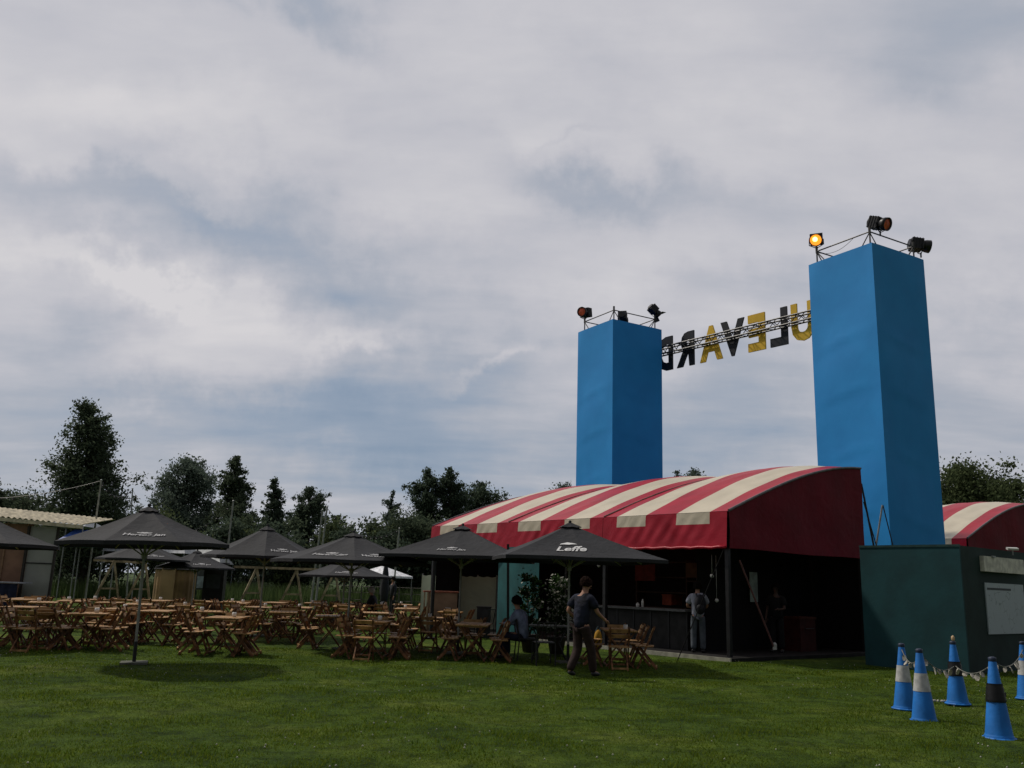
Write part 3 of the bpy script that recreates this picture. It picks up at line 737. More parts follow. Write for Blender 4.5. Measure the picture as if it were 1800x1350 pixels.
parasol(g1, tipz(268, 893, g1.y), 2.9, rad(20), 'black parasol at the front left, its pole standing alone on the lawn', tilt=(0, rad(-1.2)), drop=.66, ns=8, lk=1.0)
g5 = gnd(998, 1167)
parasol(g5, tipz(990, 921, g5.y), 3.35, rad(9), 'black parasol beside the bar with the largest white lettering', logo='l', lk=1.0, drop=.76, sides=(0, 1))
para(453, 25.2, 467, 926, 3.2, rad(37), 'black parasol second from the left in the middle row', drop=.84, ns=8, sides=(0,))
para(608, 21.5, 617, 938, 3.5, rad(34), 'greyish black parasol in the centre of the terrace, seen corner first', drop=.66, ns=8, sides=(0, 7))
para(804, 21.3, 811, 926, 3.15, rad(-8), 'black parasol just left of the one beside the bar, overlapped by it', lk=.62, drop=.72, sides=(0,))
para(-60, 19.5, -52, 905, 3.0, rad(-20), 'black parasol cut off by the left edge of the picture', text=False, ns=8, drop=.62)
para(600, 33, 603, 982, 3.3, rad(12), 'small distant black parasol seen under the central one', ns=8, drop=.62)
para(240, 36, 258, 952, 3.3, rad(40), 'distant black parasol seen under the front left one', lk=.9, ns=8)
para(335, 38, 340, 968, 3.0, rad(30), 'low distant black parasol in front of the round wooden hut', ns=8)
# closed parasol and white one
cp = thing('closed_parasol', 'tall closed black parasol beside the seated person at the back', 'parasol', at(673, 40, 0))
MB().lathe([(.02, .5), (.16, .75), (.20, 1.2), (.14, 1.9), (.05, 2.45), (.001, 2.55)], n=10).build('folded_canopy', M_umb, cp, smooth=True)
MB().tube([(0, 0, 0), (0, 0, .8)], .03, 8).build('pole', M_pole, cp)
wp = thing('white_parasol', 'small white pyramid canopy far behind the terrace', 'gazebo', at(668, 56, 0), rad(-35))
zz = pt(663, 994, 56).z; ze = pt(640, 1011, 56).z; q = 1.35
MB().add([(-q, -q, ze), (q, -q, ze), (q, q, ze), (-q, q, ze), (0, 0, zz), (-q, -q, ze - .12), (q, -q, ze - .12), (q, q, ze - .12), (-q, q, ze - .12)], [(0, 1, 4), (1, 2, 4), (2, 3, 4), (3, 0, 4), (0, 5, 6, 1), (1, 6, 7, 2), (2, 7, 8, 3), (3, 8, 5, 0)]).build('canopy', mat('white_canopy', (.75, .76, .80), .7), wp)
for sx in (-1, 1):
    for sy in (-1, 1): MB().tube([(sx * (q - .05), sy * (q - .05), 0), (sx * (q - .05), sy * (q - .05), ze - .02)], .025, 6).build('leg', M_steel, wp)

# ------------------------------------------------------------------ folding tables and chairs
def make_chair():
    o = thing('folding_chair', 'x', 'chair')
    for sx in (-1, 1):
        x = sx * .185
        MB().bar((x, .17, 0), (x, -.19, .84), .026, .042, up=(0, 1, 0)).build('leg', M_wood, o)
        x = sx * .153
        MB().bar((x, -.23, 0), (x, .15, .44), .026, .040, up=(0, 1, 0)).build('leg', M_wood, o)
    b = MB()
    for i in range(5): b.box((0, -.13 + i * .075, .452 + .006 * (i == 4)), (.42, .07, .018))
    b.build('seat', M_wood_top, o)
    b = MB()
    for z in (.66, .77):
        y = .17 - .36 * z / .84 + .022
        b.box((0, y, z), (.43, .016, .075), Matrix.Rotation(rad(23), 3, 'X'))
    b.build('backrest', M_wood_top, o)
    b = MB(); b.box((0, -.215, .05), (.33, .026, .035)); b.build('stretcher', M_wood_top, o); MB().box((0, .13, .10), (.36, .022, .03)).build('stretcher', M_wood, o)
    return o
def make_table():
    o = thing('folding_table', 'x', 'table')
    b = MB()
    for i in range(7): b.box((-.30 + i * .1, 0, .745), (.088, 1.10, .022))
    b.box((0, .44, .722), (.66, .05, .022)); b.box((0, -.44, .722), (.66, .05, .022))
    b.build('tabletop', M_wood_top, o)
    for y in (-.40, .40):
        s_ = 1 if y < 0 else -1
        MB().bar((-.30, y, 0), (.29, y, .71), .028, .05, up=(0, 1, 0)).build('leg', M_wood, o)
        MB().bar((.30, y + .034 * s_, 0), (-.29, y + .034 * s_, .71), .028, .05, up=(0, 1, 0)).build('leg', M_wood, o)
    MB().bar((-.27, -.385, .04), (-.27, .385, .04), .03, .03).build('stretcher', M_wood, o); MB().bar((.27, -.35, .04), (.27, .35, .04), .03, .03).build('stretcher', M_wood, o)
    return o
CH = make_chair(); TBL = make_table(); used_c = [0]; used_t = [0]
def put(proto, flag, p, rz, label, group):
    o = proto if not flag[0] else copy_tree(proto); flag[0] += 1
    o.location = p; o.rotation_euler = (random.uniform(-.01, .01), random.uniform(-.01, .01), rz); o['label'] = label; o['group'] = group
    return o
jar0 = thing('candle_jar', 'x', 'candle jar')
MB().lathe([(.001, 0), (.04, 0), (.048, .05), (.042, .10), (.036, .10), (.036, .02), (.001, .02)], n=12).build('jar', M_ceramic, jar0, smooth=True)
MB().lathe([(.001, .02), (.03, .02), (.03, .085), (.001, .09)], n=10).build('candle', mat('candle_wax', (.8, .78, .7), .5), jar0, smooth=True)
usedj = [0]
# px of table centre, py of the near edge of its top, turn, which chairs (LN left near, LF left far, RN, RF), phrase
TABS = [
    (141, 1078.5, 4, 'LN LF RN RF', 'the front table left of the lone parasol pole', 1),
    (20, 1067, -6, 'RN RF LN', 'the table cut by the left picture edge', 0),
    (60, 1058.5, 8, 'LN RN RF', 'the table before the brown shed wall', 1),
    (190, 1070.5, -12, 'LF RN RF', 'the pale table just behind the front left one', 1),
    (386, 1086, -4, 'LN LF RN RF', 'the front table right of the lone parasol pole', 1),
    (308, 1066, 4, 'LN LF RN RF', 'the table in front of the round wooden hut', 1),
    (448, 1067.5, -8, 'LN LF RN RF', 'the table around the second parasol pole', 1),
    (574, 1083, 6, 'LN LF RN RF', 'the table below the small distant parasol', 0),
    (652, 1093, -6, 'LN LF RN RF', 'the front table in the middle of the lawn', 1),
    (656, 1077.5, 5, 'LF RN RF', 'the table behind the front middle one', 0),
    (752, 1086.5, 3, 'LN LF RN RF', 'the table before the wooden crate', 1),
    (832, 1098, -5, 'LN LF RN RF', 'the front table left of the seated person', 0),
    (1092, 1108, 3, 'RN RF LN', 'the table right of the walking person', 1),
    (232, 1062, 6, 'LN RF', 'the table behind the lone parasol pole', 1),
    (520, 1068, -4, 'LN LF RN RF', 'the table left of the twin light poles', 1),
    (112, 1056, 3, 'LN RN RF', 'the small table by the pale shed panel', 1),
    (262, 1074, -5, 'LN LF RN RF', 'the table just right of the lone parasol pole', 0),
    (490, 1076, 5, 'LN LF RN RF', 'the table right of the second parasol pole', 0),
    (712, 1070, -3, 'LN LF RN RF', 'the table left of the wooden crate', 1),
    (600, 1066, 3, 'LF RN RF', 'the table just right of the twin light poles', 0),
    (350, 1075, 7, 'LF RN RF', 'the table behind the front right-of-pole one', 1),
    (55, 1076, 3, 'LN LF RN RF', 'the table left of the front left one', 0),
    (410, 1060, -3, 'LN LF RN RF', 'the table behind the second parasol pole', 1),
    (180, 1059, 5, 'LN LF RN RF', 'the table below the left light pole', 0),
    (548, 1060, 0, 'LN LF RN RF', 'the table at the foot of the twin light poles', 0),
    (660, 1064, 4, 'LN LF RN RF', 'the table before the white haired person', 1),
    (790, 1076, -4, 'LF RN RF', 'the table between the crate and the green screen', 0),
    (22, 1054, 0, 'LN RN', 'the table before the blue draped tables', 0),
]
ROWN = ['second', 'third', 'fourth', 'fifth', 'sixth', 'seventh', 'eighth', 'ninth']
BACK = []
for k, x in enumerate((30, 150, 205, 268, 352, 402, 478, 548, 600, 705, 770)):
    BACK.append((x, 1051.5 + x * .016, random.uniform(-12, 12), 'LN RN RF' if k % 2 else 'LF RN LN', 'far table %s in the back row' % (['one', 'two', 'three', 'four', 'five', 'six', 'seven', 'eight', 'nine', 'ten', 'eleven'][k]), k % 2))
SIDE = {'EN': 'near end', 'EF': 'far end', 'LN': 'near left', 'LF': 'far left', 'RN': 'near right', 'RF': 'far right'}
def table_set(px, py, turn, chairs, phrase, jar, back=False):
    p = gnd(px, py, .756); p.z = 0; p.y += .5
    view = math.atan2(p.x, p.y)
    rz = -view * .55 + rad(turn)
    if back: lab = 'slatted folding table, %s from the left' % phrase
    else: lab = 'slatted wooden folding table: ' + phrase
    put(TBL, used_t, p, rz, lab, 'wooden folding tables on the terrace')
    Rm = Matrix.Rotation(rz, 3, 'Z')
    if random.random() < .45: chairs += ' EN'
    if random.random() < .5: chairs += ' EF'
    for c in chairs.split():
        sx = -1 if c[0] == 'L' else 1; sy = -1 if c[1] == 'N' else 1
        q = p + Rm @ Vector((sx * (.50 + random.uniform(-.05, .12)), sy * .29 + random.uniform(-.05, .05), 0))
        a = rz + (-math.pi / 2 if sx < 0 else math.pi / 2) + random.uniform(-.22, .22)
        if c in ('EN', 'EF'): q = p + Rm @ Vector((random.uniform(-.12, .12), sy * .88, 0)); a = rz + (0 if c == 'EN' else math.pi) + random.uniform(-.3, .3)
        put(CH, used_c, q, a, 'folding chair, %s of %s' % (SIDE[c], phrase), 'wooden folding chairs on the terrace')
    if jar:
        j = jar0 if not usedj[0] else copy_tree(jar0); usedj[0] += 1
        j.location = p + Rm @ Vector((random.uniform(-.15, .15), random.uniform(-.3, .3), .757)); j['label'] = 'white candle jar on ' + phrase; j['group'] = 'candle jars on the tables'
for t_ in TABS: table_set(*t_)
for t_ in BACK: table_set(*t_, back=True)
# loose chairs pulled out from the tables
LOOSE = [(66, 1142, 40, 'turned away chair near the left edge of the front row'), (425, 1152, 95, 'chair nearest the viewer right of the front left tables'), (612, 1147, -70, 'chair turned from the middle front table, foot bar showing'),
         (700, 1150, 80, 'nearest chair right of the middle front table'), (800, 1146, -75, 'nearest chair of the group left of the seated person'), (872, 1152, 85, 'nearest right hand chair of the group left of the seated person'), (838, 1150, 85, 'chair beside the nearest right hand one, left of the seated person'),
         (1040, 1160, -80, 'yellowish chair directly right of the walker'), (1118, 1163, 88, 'chair before the black bar counter, nearest the tent'), (330, 1143, -70, 'chair close to the shadow of the front left parasol'), (175, 1140, 75, 'chair between the front table and the lone parasol pole'), (470, 1120, 80, 'chair standing in the shade of the second parasol')]
for (px, py, a, lb) in LOOSE:
    put(CH, used_c, gnd(px, py), rad(a), 'folding ' + lb, 'wooden folding chairs on the terrace')

# dark metal garden set by the flowering shrubs
mt = thing('metal_table', 'dark metal garden table between the flowering shrubs and the walker', 'table', at(965, 20.3, 0))
MB().box((0, 0, .74), (.9, .6, .03)).build('tabletop', mat('grey_green_metal', (.09, .10, .085), .5), mt)
for sx in (-1, 1):
    for sy in (-1, 1): MB().tube([(sx * .38, sy * .25, .73), (sx * .22, sy * .18, .35), (sx * .38, sy * .26, 0)], .014, 6).build('leg', M_black, mt)
ch0 = None
def metal_chair(p, rz, label):
    o = thing('metal_chair', label, 'chair', p, rz, 'black metal garden chairs')
    for sx in (-1, 1):
        MB().tube([(sx * .2, .22, 0), (sx * .2, .2, .45)], .014, 6).build('leg', M_black, o)
        MB().tube([(sx * .2, -.24, 0), (sx * .2, -.2, .45), (sx * .19, -.27, .86)], .014, 6).build('leg', M_black, o)
    MB().box((0, 0, .46), (.42, .42, .022)).build('seat', M_black, o)
    b = MB()
    for i in range(5): b.tube([(-.16 + .08 * i, -.21, .5), (-.16 + .08 * i, -.27, .84)], .008, 5)
    b.tube([(-.19, -.27, .86), (.19, -.27, .86)], .014, 6); b.build('backrest', M_black, o)
metal_chair(at(925, 20.2, 0), rad(-80), 'black metal chair left of the grey garden table, beside the seated person')
metal_chair(at(955, 19.1, 0), rad(10), 'black metal chair in front of the grey garden table')
metal_chair(at(850, 27.5, 0), rad(60), 'black metal chair before the pale green screen')
metal_chair(at(800, 27.5, 0), rad(-60), 'black metal chair left of the one before the pale green screen')

# ------------------------------------------------------------------ people
def skinned(name, verts, edges, radii, m, parent=None, roots=(0,), sub=1):
    me = bpy.data.meshes.new(name); me.from_pydata([tuple(v) for v in verts], edges, []); me.materials.append(m)
    o = bpy.data.objects.new(name, me); COL.objects.link(o)
    sk = o.modifiers.new('skin', 'SKIN'); sk.use_smooth_shade = True; sk.branch_smoothing = .4
    for i, r in enumerate(radii):
        a, b = (r, r) if isinstance(r, (int, float)) else r
        me.skin_vertices[0].data[i].radius = (a, b)
    for r in roots: me.skin_vertices[0].data[r].use_root = True
    if sub: s_ = o.modifiers.new('sub', 'SUBSURF'); s_.levels = sub; s_.render_levels = sub
    if parent: o.parent = parent
    return o
def person(p, rz, label, J, shirt, trousers, sleeve='short', hair=M_hair, hairlen=0, scale=1.0, shoes=None, longleg=True, skin=M_skin):
    """J: joints by name in metres, x right, y forward. One body mesh, clothes and hair as children"""
    root = thing('person', label, 'person', p, rz); root.scale = (scale,) * 3
    V = []; E_ = []; R_ = []; ix = {}
    def add(nm, pos, r, par=None):
        ix[nm] = len(V); V.append(Vector(pos)); R_.append(r)
        if par: E_.append((ix[par], ix[nm]))
    add('pelvis', J['pelvis'], (.125, .10)); add('waist', J['waist'], (.115, .09), 'pelvis'); add('chest', J['chest'], (.145, .10), 'waist')
    add('neckb', J['neck'], (.075, .07), 'chest')
    hd = J['head']; nk = J['neck']
    add('neckt', Vector(nk).lerp(Vector(hd), .45), .055, 'neckb'); add('jaw', Vector(nk).lerp(Vector(hd), .80), (.068, .08), 'neckt')
    add('skull', hd, (.080, .098), 'jaw'); add('crown', Vector(hd) + (Vector(hd) - Vector(nk)).normalized() * .085, (.058, .07), 'skull')
    for s_ in 'LR':
        add('sh' + s_, J['sh' + s_], .062, 'chest'); add('el' + s_, J['el' + s_], .041, 'sh' + s_)
        add('wr' + s_, J['wr' + s_], .027, 'el' + s_)
        hv = (Vector(J['ha' + s_]) - Vector(J['wr' + s_])); add('pa' + s_, Vector(J['wr' + s_]) + hv * .5, (.040, .020), 'wr' + s_); add('pb' + s_, Vector(J['ha' + s_]), (.038, .016), 'pa' + s_)
        add('hip' + s_, J['hip' + s_], .088, 'pelvis'); add('kn' + s_, J['kn' + s_], .056, 'hip' + s_); add('cf' + s_, Vector(J['kn' + s_]).lerp(Vector(J['an' + s_]), .35), .056, 'kn' + s_)
        add('an' + s_, J['an' + s_], .037, 'cf' + s_)
        add('toe' + s_, J['toe' + s_], (.038, .028), 'an' + s_)
    roots = [0]
    # fingers: five separate chains rooted in each palm
    for s_ in 'LR':
        w0 = Vector(J['wr' + s_]); h0 = Vector(J['ha' + s_]); d = (h0 - w0).normalized()
        sd = d.cross(Vector((0, 0, 1)));  sd = sd.normalized() if sd.length > .1 else Vector((0, 1, 0))
        dn = Vector((0, 0, -1)); dn = (dn - d * dn.dot(d)); dn = dn.normalized() if dn.length > .1 else Vector((0, 1, 0))
        for k, (off, ln) in enumerate(((-.028, .062), (-.009, .074), (.010, .078), (.028, .070))):
            b = len(V); roots.append(b)
            q = h0 + sd * off - d * .01
            for t_, r in ((0, .010), (.45, .009), (.8, .008), (1, .007)):
                V.append(q + d * (ln + .012) * t_ * (1 - .15 * t_) + dn * .035 * t_ * t_); R_.append(r)
            E_ += [(b, b + 1), (b + 1, b + 2), (b + 2, b + 3)]
        b = len(V); roots.append(b); sg_ = 1 if s_ == 'L' else -1
        q = w0.lerp(h0, .4)
        for t_, r in ((0, .013), (.5, .011), (1, .009)):
            V.append(q + sd * sg_ * (.025 + .035 * t_) + d * .055 * t_ + dn * .01 * t_); R_.append(r)
        E_ += [(b, b + 1), (b + 1, b + 2)]
    # nose and ears as part of the body mesh
    fd = Vector(J.get('face', (0, 1, 0))).normalized(); sdv = fd.cross(Vector((0, 0, 1))).normalized(); H = Vector(hd)
    b = len(V); roots.append(b); V += [H + fd * .075 + Vector((0, 0, .005)), H + fd * .105 + Vector((0, 0, -.02))]; R_ += [.012, .014]; E_.append((b, b + 1))
    for sx in (-1, 1):
        b = len(V); roots.append(b); V += [H + sdv * sx * .072 + Vector((0, 0, -.02)), H + sdv * sx * .086 + Vector((0, 0, .015))]; R_ += [.012, .016]; E_.append((b, b + 1))
    skinned('body', V, E_, R_, skin, root, roots)
    e = MB()
    for sx in (-1, 1): e.ball(H + fd * .086 + sdv * sx * .030 + Vector((0, 0, .012)), .011, 6)
    e.build('eyes', mat('eye_dark', (.02, .02, .02), .3), root)
    MB().box(H + fd * .089 + Vector((0, 0, -.055)), (.045, .012, .010), Matrix.Rotation(math.atan2(-fd.x, fd.y), 3, 'Z')).build('mouth', mat('lips', (.22, .07, .06), .5), root)
    # hair
    hm = MB(); up = (H - Vector(nk)).normalized()
    def hf(u, v_):
        a = u * 2 * math.pi; t_ = v_ * (1.95 + .5 * hairlen)
        dd = (sdv * math.cos(a) + fd * math.sin(a)) * math.sin(t_) + Vector((0, 0, 1)) * math.cos(t_)
        back = -dd.dot(fd)
        if back < 0: t2 = t_ * (.62 + .38 * (1 + back)); dd = (sdv * math.cos(a) + fd * math.sin(a)) * math.sin(t2) + Vector((0, 0, 1)) * math.cos(t2)
        r = .128 + .006 * math.sin(a * 7 + t_ * 5) + .004 * math.sin(a * 13)
        q = H + Vector((0, 0, .012)) + Vector((dd.x * r * .94, dd.y * r * 1.02, dd.z * r * 1.12)) - fd * .012
        return q
    hm.grid(hf, 24, 10); hm.build('hair', hair, root, smooth=True)
    # clothes
    def gar(name, chain, m, rr, sub=1):
        vs = [Vector(q) for q in chain[0]]; return skinned(name, vs, chain[1], rr, m, root, (0,), sub)
    P = lambda n: Vector(J[n])
    vs = [P('pelvis') + Vector((0, 0, .0)), P('waist'), P('chest'), P('neck') + Vector((0, 0, .005))]; es = [(0, 1), (1, 2), (2, 3)]; vs[0] = P('pelvis') - (P('waist') - P('pelvis')) * .85; rr = [(.190, .160), (.195, .158), (.215, .168), (.105, .10)]
    for s_ in 'LR':
        k = len(vs); vs.append(P('sh' + s_)); es.append((2, k)); rr.append(.105)
        if sleeve == 'short': vs.append(P('sh' + s_).lerp(P('el' + s_), .8)); es.append((k, k + 1)); rr.append(.088)
        else:
            vs += [P('el' + s_), P('el' + s_).lerp(P('wr' + s_), .93)]; es += [(k, k + 1), (k + 1, k + 2)]; rr += [.058, .042]
    skinned('shirt', vs, es, rr, shirt, root, (0,), 1)
    vs = [P('pelvis') + Vector((0, 0, .05))]; es = []; rr = [(.150, .125)]
    for s_ in 'LR':
        k = len(vs); end = P('kn' + s_).lerp(P('an' + s_), 1.04 if longleg else .1)
        vs += [P('hip' + s_) - Vector((0, 0, .04)), P('kn' + s_), end]; es += [(0, k), (k, k + 1), (k + 1, k + 2)]; rr += [.100, .090, .078 if longleg else .074]
    skinned('trousers', vs, es, rr, trousers, root, (0,), 1)
    for s_ in 'LR':
        a = P('an' + s_); t_ = P('toe' + s_); skinned('shoe', [a + (a - t_) * .22 - Vector((0, 0, .035)), a.lerp(t_, .5) - Vector((0, 0, .012)), t_ + (t_ - a) * .12], [(0, 1), (1, 2)], [(.060, .052), (.058, .046), (.052, .034)], shoes or M_black, root, (0,), 1)
    return root
def stand():
    return dict(pelvis=(0, 0, .95), waist=(0, 0, 1.10), chest=(0, .01, 1.32), neck=(0, 0, 1.49), head=(0, .02, 1.66), shL=(-.18, 0, 1.43), shR=(.18, 0, 1.43), elL=(-.25, -.03, 1.14), elR=(.25, -.03, 1.14),
                wrL=(-.27, .06, .90), wrR=(.27, .06, .90), haL=(-.27, .09, .82), haR=(.27, .09, .82), hipL=(-.095, 0, .90), hipR=(.095, 0, .90), knL=(-.11, .02, .50), knR=(.11, .02, .50),
                anL=(-.12, 0, .085), anR=(.12, 0, .085), toeL=(-.13, .15, .035), toeR=(.13, .15, .035))
# walker: heads to the right and a little away, arms forward
J = stand()
J.update(pelvis=(0, 0, .93), waist=(0, .015, 1.09), chest=(0, .05, 1.32), neck=(0, .07, 1.48), head=(.01, .12, 1.645), face=(.25, 1, -.12),
         shL=(-.19, .04, 1.42), shR=(.19, .05, 1.42), elR=(.25, .16, 1.15), wrR=(.22, .38, 1.03), haR=(.21, .46, 1.0), elL=(-.27, -.10, 1.16), wrL=(-.24, .12, 1.02), haL=(-.22, .2, 1.0),
         hipL=(-.095, 0, .89), hipR=(.095, 0, .89), knL=(-.10, .02, .48), anL=(-.10, -.20, .11), toeL=(-.11, -.06, .04), knR=(.10, .16, .49), anR=(.10, .22, .085), toeR=(.11, .37, .04))
wk = gnd(1021, 1190)
WB = mat('washed_navy_shirt', (.013, .016, .032), .9, 0, .3, 5, .5, 12)
person(wk, rad(-48), 'person walking right in dark blue shirt and brown trousers, arms forward', J, WB, mat('brown_trousers', (.032, .018, .016), .85, 0, .15, 5, .4, 10), 'short', scale=1.0,
       hair=mat('reddish_dark_hair', (.016, .008, .006), .95, 0, .3, 30, .6, 60, .05))
# customer at the bar, back to the viewer
J = stand(); J.update(elL=(-.27, .06, 1.16), wrL=(-.16, .24, 1.12), haL=(-.11, .30, 1.13), elR=(.25, .10, 1.16), wrR=(.12, .26, 1.10), haR=(.06, .3, 1.10), knL=(-.11, .05, .50), head=(0, .06, 1.645))
bp_ = at(1228, 22.95, 0); bp_.z = DK
person(bp_, rad(-8), 'person standing at the bar in a white shirt with a dark backpack', J, mat('white_shirt', (.32, .33, .40), .8), mat('grey_jeans', (.085, .10, .12), .85), 'short', scale=.97, hair=M_hair)
bpk = thing('backpack', 'dark backpack on the back of the customer at the bar', 'backpack', bp_ + Matrix.Rotation(rad(-8), 3, 'Z') @ Vector((.045, -.215, 1.02)), rad(-8))
bm = MB().ball((0, 0, .16), 1, 10, 0, (.145, .085, .25)); bm.build('bag', mat('black_nylon', (.012, .012, .018), .7), bpk, smooth=True)
MB().ball((0, -.07, .07), 1, 8, 0, (.10, .045, .10)).build('pocket', MATS['black_nylon'], bpk, smooth=True)
MB().tube([(-.07, .04, .36), (-.09, .12, .42), (-.1, .2, .40)], .018, 6).build('strap', MATS['black_nylon'], bpk)
MB().tube([(.07, .04, .36), (.09, .12, .42), (.1, .2, .40)], .018, 6).build('strap', MATS['black_nylon'], bpk)
# person deep in the near end of the tent
J = stand(); J.update(elL=(-.24, .10, 1.14), wrL=(-.14, .28, 1.12), haL=(-.1, .34, 1.13))
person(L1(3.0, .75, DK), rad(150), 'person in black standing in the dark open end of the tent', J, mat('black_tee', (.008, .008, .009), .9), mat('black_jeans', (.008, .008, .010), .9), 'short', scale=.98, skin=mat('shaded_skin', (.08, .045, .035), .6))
def seated():
    return dict(pelvis=(0, 0, .52), waist=(0, .03, .67), chest=(0, .10, .90), neck=(0, .14, 1.06), head=(0, .19, 1.22), shL=(-.18, .10, 1.0), shR=(.18, .10, 1.0), elL=(-.24, .22, .76), elR=(.24, .22, .76),
                wrL=(-.14, .42, .76), wrR=(.14, .42, .76), haL=(-.10, .49, .77), haR=(.10, .49, .77), hipL=(-.095, .04, .51), hipR=(.095, .04, .51), knL=(-.12, .46, .52), knR=(.12, .46, .52),
                anL=(-.12, .44, .09), anR=(.12, .44, .09), toeL=(-.12, .58, .04), toeR=(.12, .58, .04))
sp = at(918, 20.2, 0); 
person(sp, rad(62), 'seated person in a pale blue shirt leaning forward beside the flowering shrub', seated(), mat('pale_blue_shirt', (.22, .26, .38), .85, 0, .2, 5, .4, 12), mat('navy_trousers', (.02, .024, .05), .85), 'long', scale=1.0)
sp2 = at(657, 33, 0)
person(sp2, rad(80), 'white haired person in dark clothes sitting near the closed parasol', seated(), mat('dark_jacket', (.016, .016, .02), .85), mat('dark_slacks', (.02, .02, .022), .85), 'long', hair=mat('white_hair', (.45, .45, .43), .7))
sp3 = at(688, 42, 0)
J = stand(); J.update(elR=(.27, .12, 1.16), wrR=(.15, .30, 1.2), haR=(.12, .36, 1.24))
person(sp3, rad(120), 'distant person in dark clothes standing behind the closed parasol', J, mat('charcoal_top', (.02, .022, .026), .85), mat('dark_slacks', (.02, .02, .022), .85), 'long')
metal_chair(sp2, rad(80), 'black metal chair under the white haired person at the back')

# ------------------------------------------------------------------ cones with garland
M_cone = mat('blue_cone_plastic', (.010, .165, .54), .6, 0, .09, 3, .10, 16, .35)
def cone(p, label, band, k=1.0, flag=None, rz=0, tilt=0):
    o = thing('traffic_cone', label, 'cone', p, rz, 'tall blue cones on the lawn'); o.scale = (k, k, k); o.rotation_euler = (tilt, tilt * .6, rz)
    MB().lathe([(.162, .012), (.165, .03), (.154, .045), (.150, .06), (.040, .90), (.034, .915), (.001, .915)], n=28).build('body', M_cone, o, smooth=True)
    b = MB().lathe([(.185, .0), (.19, .012), (.18, .024), (.150, .026)], n=10); b.build('base', M_cone, o)
    r = lambda z: .150 + (.040 - .150) * (z - .06) / .84 + .0035
    if band == 'w':
        MB().lathe([(r(.39), .39), (r(.62), .62)], n=28).build('reflective_band', mat('white_band', (.48, .48, .47), .5, 0, .1, 12), o, smooth=True)
    else:
        prof = [(r(.42 + .03 * i) + .006 + .006 * (i % 2), .42 + .03 * i) for i in range(8)]
        MB().lathe(prof, n=24).build('black_tape', mat('black_tape', (.012, .012, .013), .4), o, smooth=True)
        MB().box((r(.5) + .01, 0, .50), (.05, .03, .05)).build('tape_end', MATS['black_tape'], o)
    MB().lathe([(.042, .87), (.046, .90), (.046, .925), (.020, .935), (.001, .935)], n=16).build('cap', mat('dark_cap', (.02, .03, .06), .5), o, smooth=True)
    return o
CP = [(1591, 1247, 'w', 'tall blue cone with white band, leftmost on the lawn', 1), (1625, 1269, 'w', 'tall blue cone with white band, just in front of the leftmost cone', 1), (1684, 1238, 'b', 'blue cone wrapped in black tape, farthest back and topped with a pale knot', 1.02), (1757, 1299, 'b', 'blue cone with black tape band, nearest the viewer', 1), (1806, 1229, 'w', 'blue cone with white band cut by the right edge', 1)]
cpos = []
for (x, y, b, lb, k) in CP:
    p = gnd(x, y); cpos.append(p); cone(p, lb, b, k, rz=random.random() * 3, tilt=random.uniform(-.015, .015))
M_shell = mat('pale_shell_tag', (.42, .39, .33), .5, 0, .2, 20)
M_rope = mat('grey_rope', (.16, .16, .14), .8)
def garland(a, b, za, zb, sag, n, label):
    o = thing('garland', label, 'garland', a + Vector((0, 0, za)), 0, 'rope garlands strung between the cones')
    A = Vector((0, 0, 0)); B = b - a + Vector((0, 0, zb - za)); pts = []
    for i in range(17):
        t_ = i / 16; q = A.lerp(B, t_); q.z -= sag * 4 * t_ * (1 - t_); pts.append(q)
    MB().tube(pts, .007, 6).build('rope', M_rope, o)
    for j in range(n):
        t_ = (j + .5) / n + random.uniform(-.06, .06); i = min(15, int(t_ * 16)); q = pts[i].lerp(pts[i + 1], t_ * 16 - i)
        a_ = random.uniform(0, 3.1); L_ = random.uniform(.07, .12); w_ = random.uniform(.02, .032)
        R = Matrix.Rotation(a_, 3, 'Z') @ Matrix.Rotation(random.uniform(-.7, .7), 3, 'X')
        m = MB(); prof = [(0, 0), (w_, -.25 * L_), (w_ * 1.15, -.6 * L_), (w_ * .6, -L_), (-w_ * .6, -L_), (-w_ * 1.15, -.6 * L_), (-w_, -.25 * L_)]
        vs = [q + R @ Vector((x, .006 + .010 * math.cos(x * 60), z)) for x, z in prof] + [q + R @ Vector((x, -.006, z)) for x, z in prof]; k_ = len(prof)
        m.add(vs, [tuple(range(k_)), tuple(range(2 * k_ - 1, k_ - 1, -1))] + [(i2, (i2 + 1) % k_, (i2 + 1) % k_ + k_, i2 + k_)[::-1] for i2 in range(k_)])
        m.build('shell_tag', M_shell, o)
garland(cpos[0], cpos[1], .86, .86, .16, 5, 'rope garland with pale tags between the two leftmost cones')
garland(cpos[1], cpos[2], .88, .58, .14, 5, 'rope garland with pale tags from the white banded cone to the rear cone')
garland(cpos[2], cpos[3], .58, .86, .12, 6, 'rope garland with pale tags from the rear cone to the nearest cone')
garland(cpos[3], cpos[4], .88, .80, .15, 6, 'rope garland with pale tags from the nearest cone to the right edge')
kn = thing('rope_knot', 'pale knot of rope on top of the rear cone', 'knot', cpos[2] + Vector((0, 0, .955)))
MB().ball((0, 0, .035), .035, 8, 0, (.8, .8, 1.3)).build('knot', mat('warm_knot', (.6, .42, .24), .6), kn, smooth=True)
gc2 = MB()
for i in range(9): gc2.ball((i * .035 + .01 * math.sin(i * 2), .02 * math.sin(i), .02), .02, 6)
o = gc2.build('fallen_garland', M_shell); o.location = gnd(1638, 1234); tag(o, 'bit of pale garland lying on the grass between the cones', 'garland')

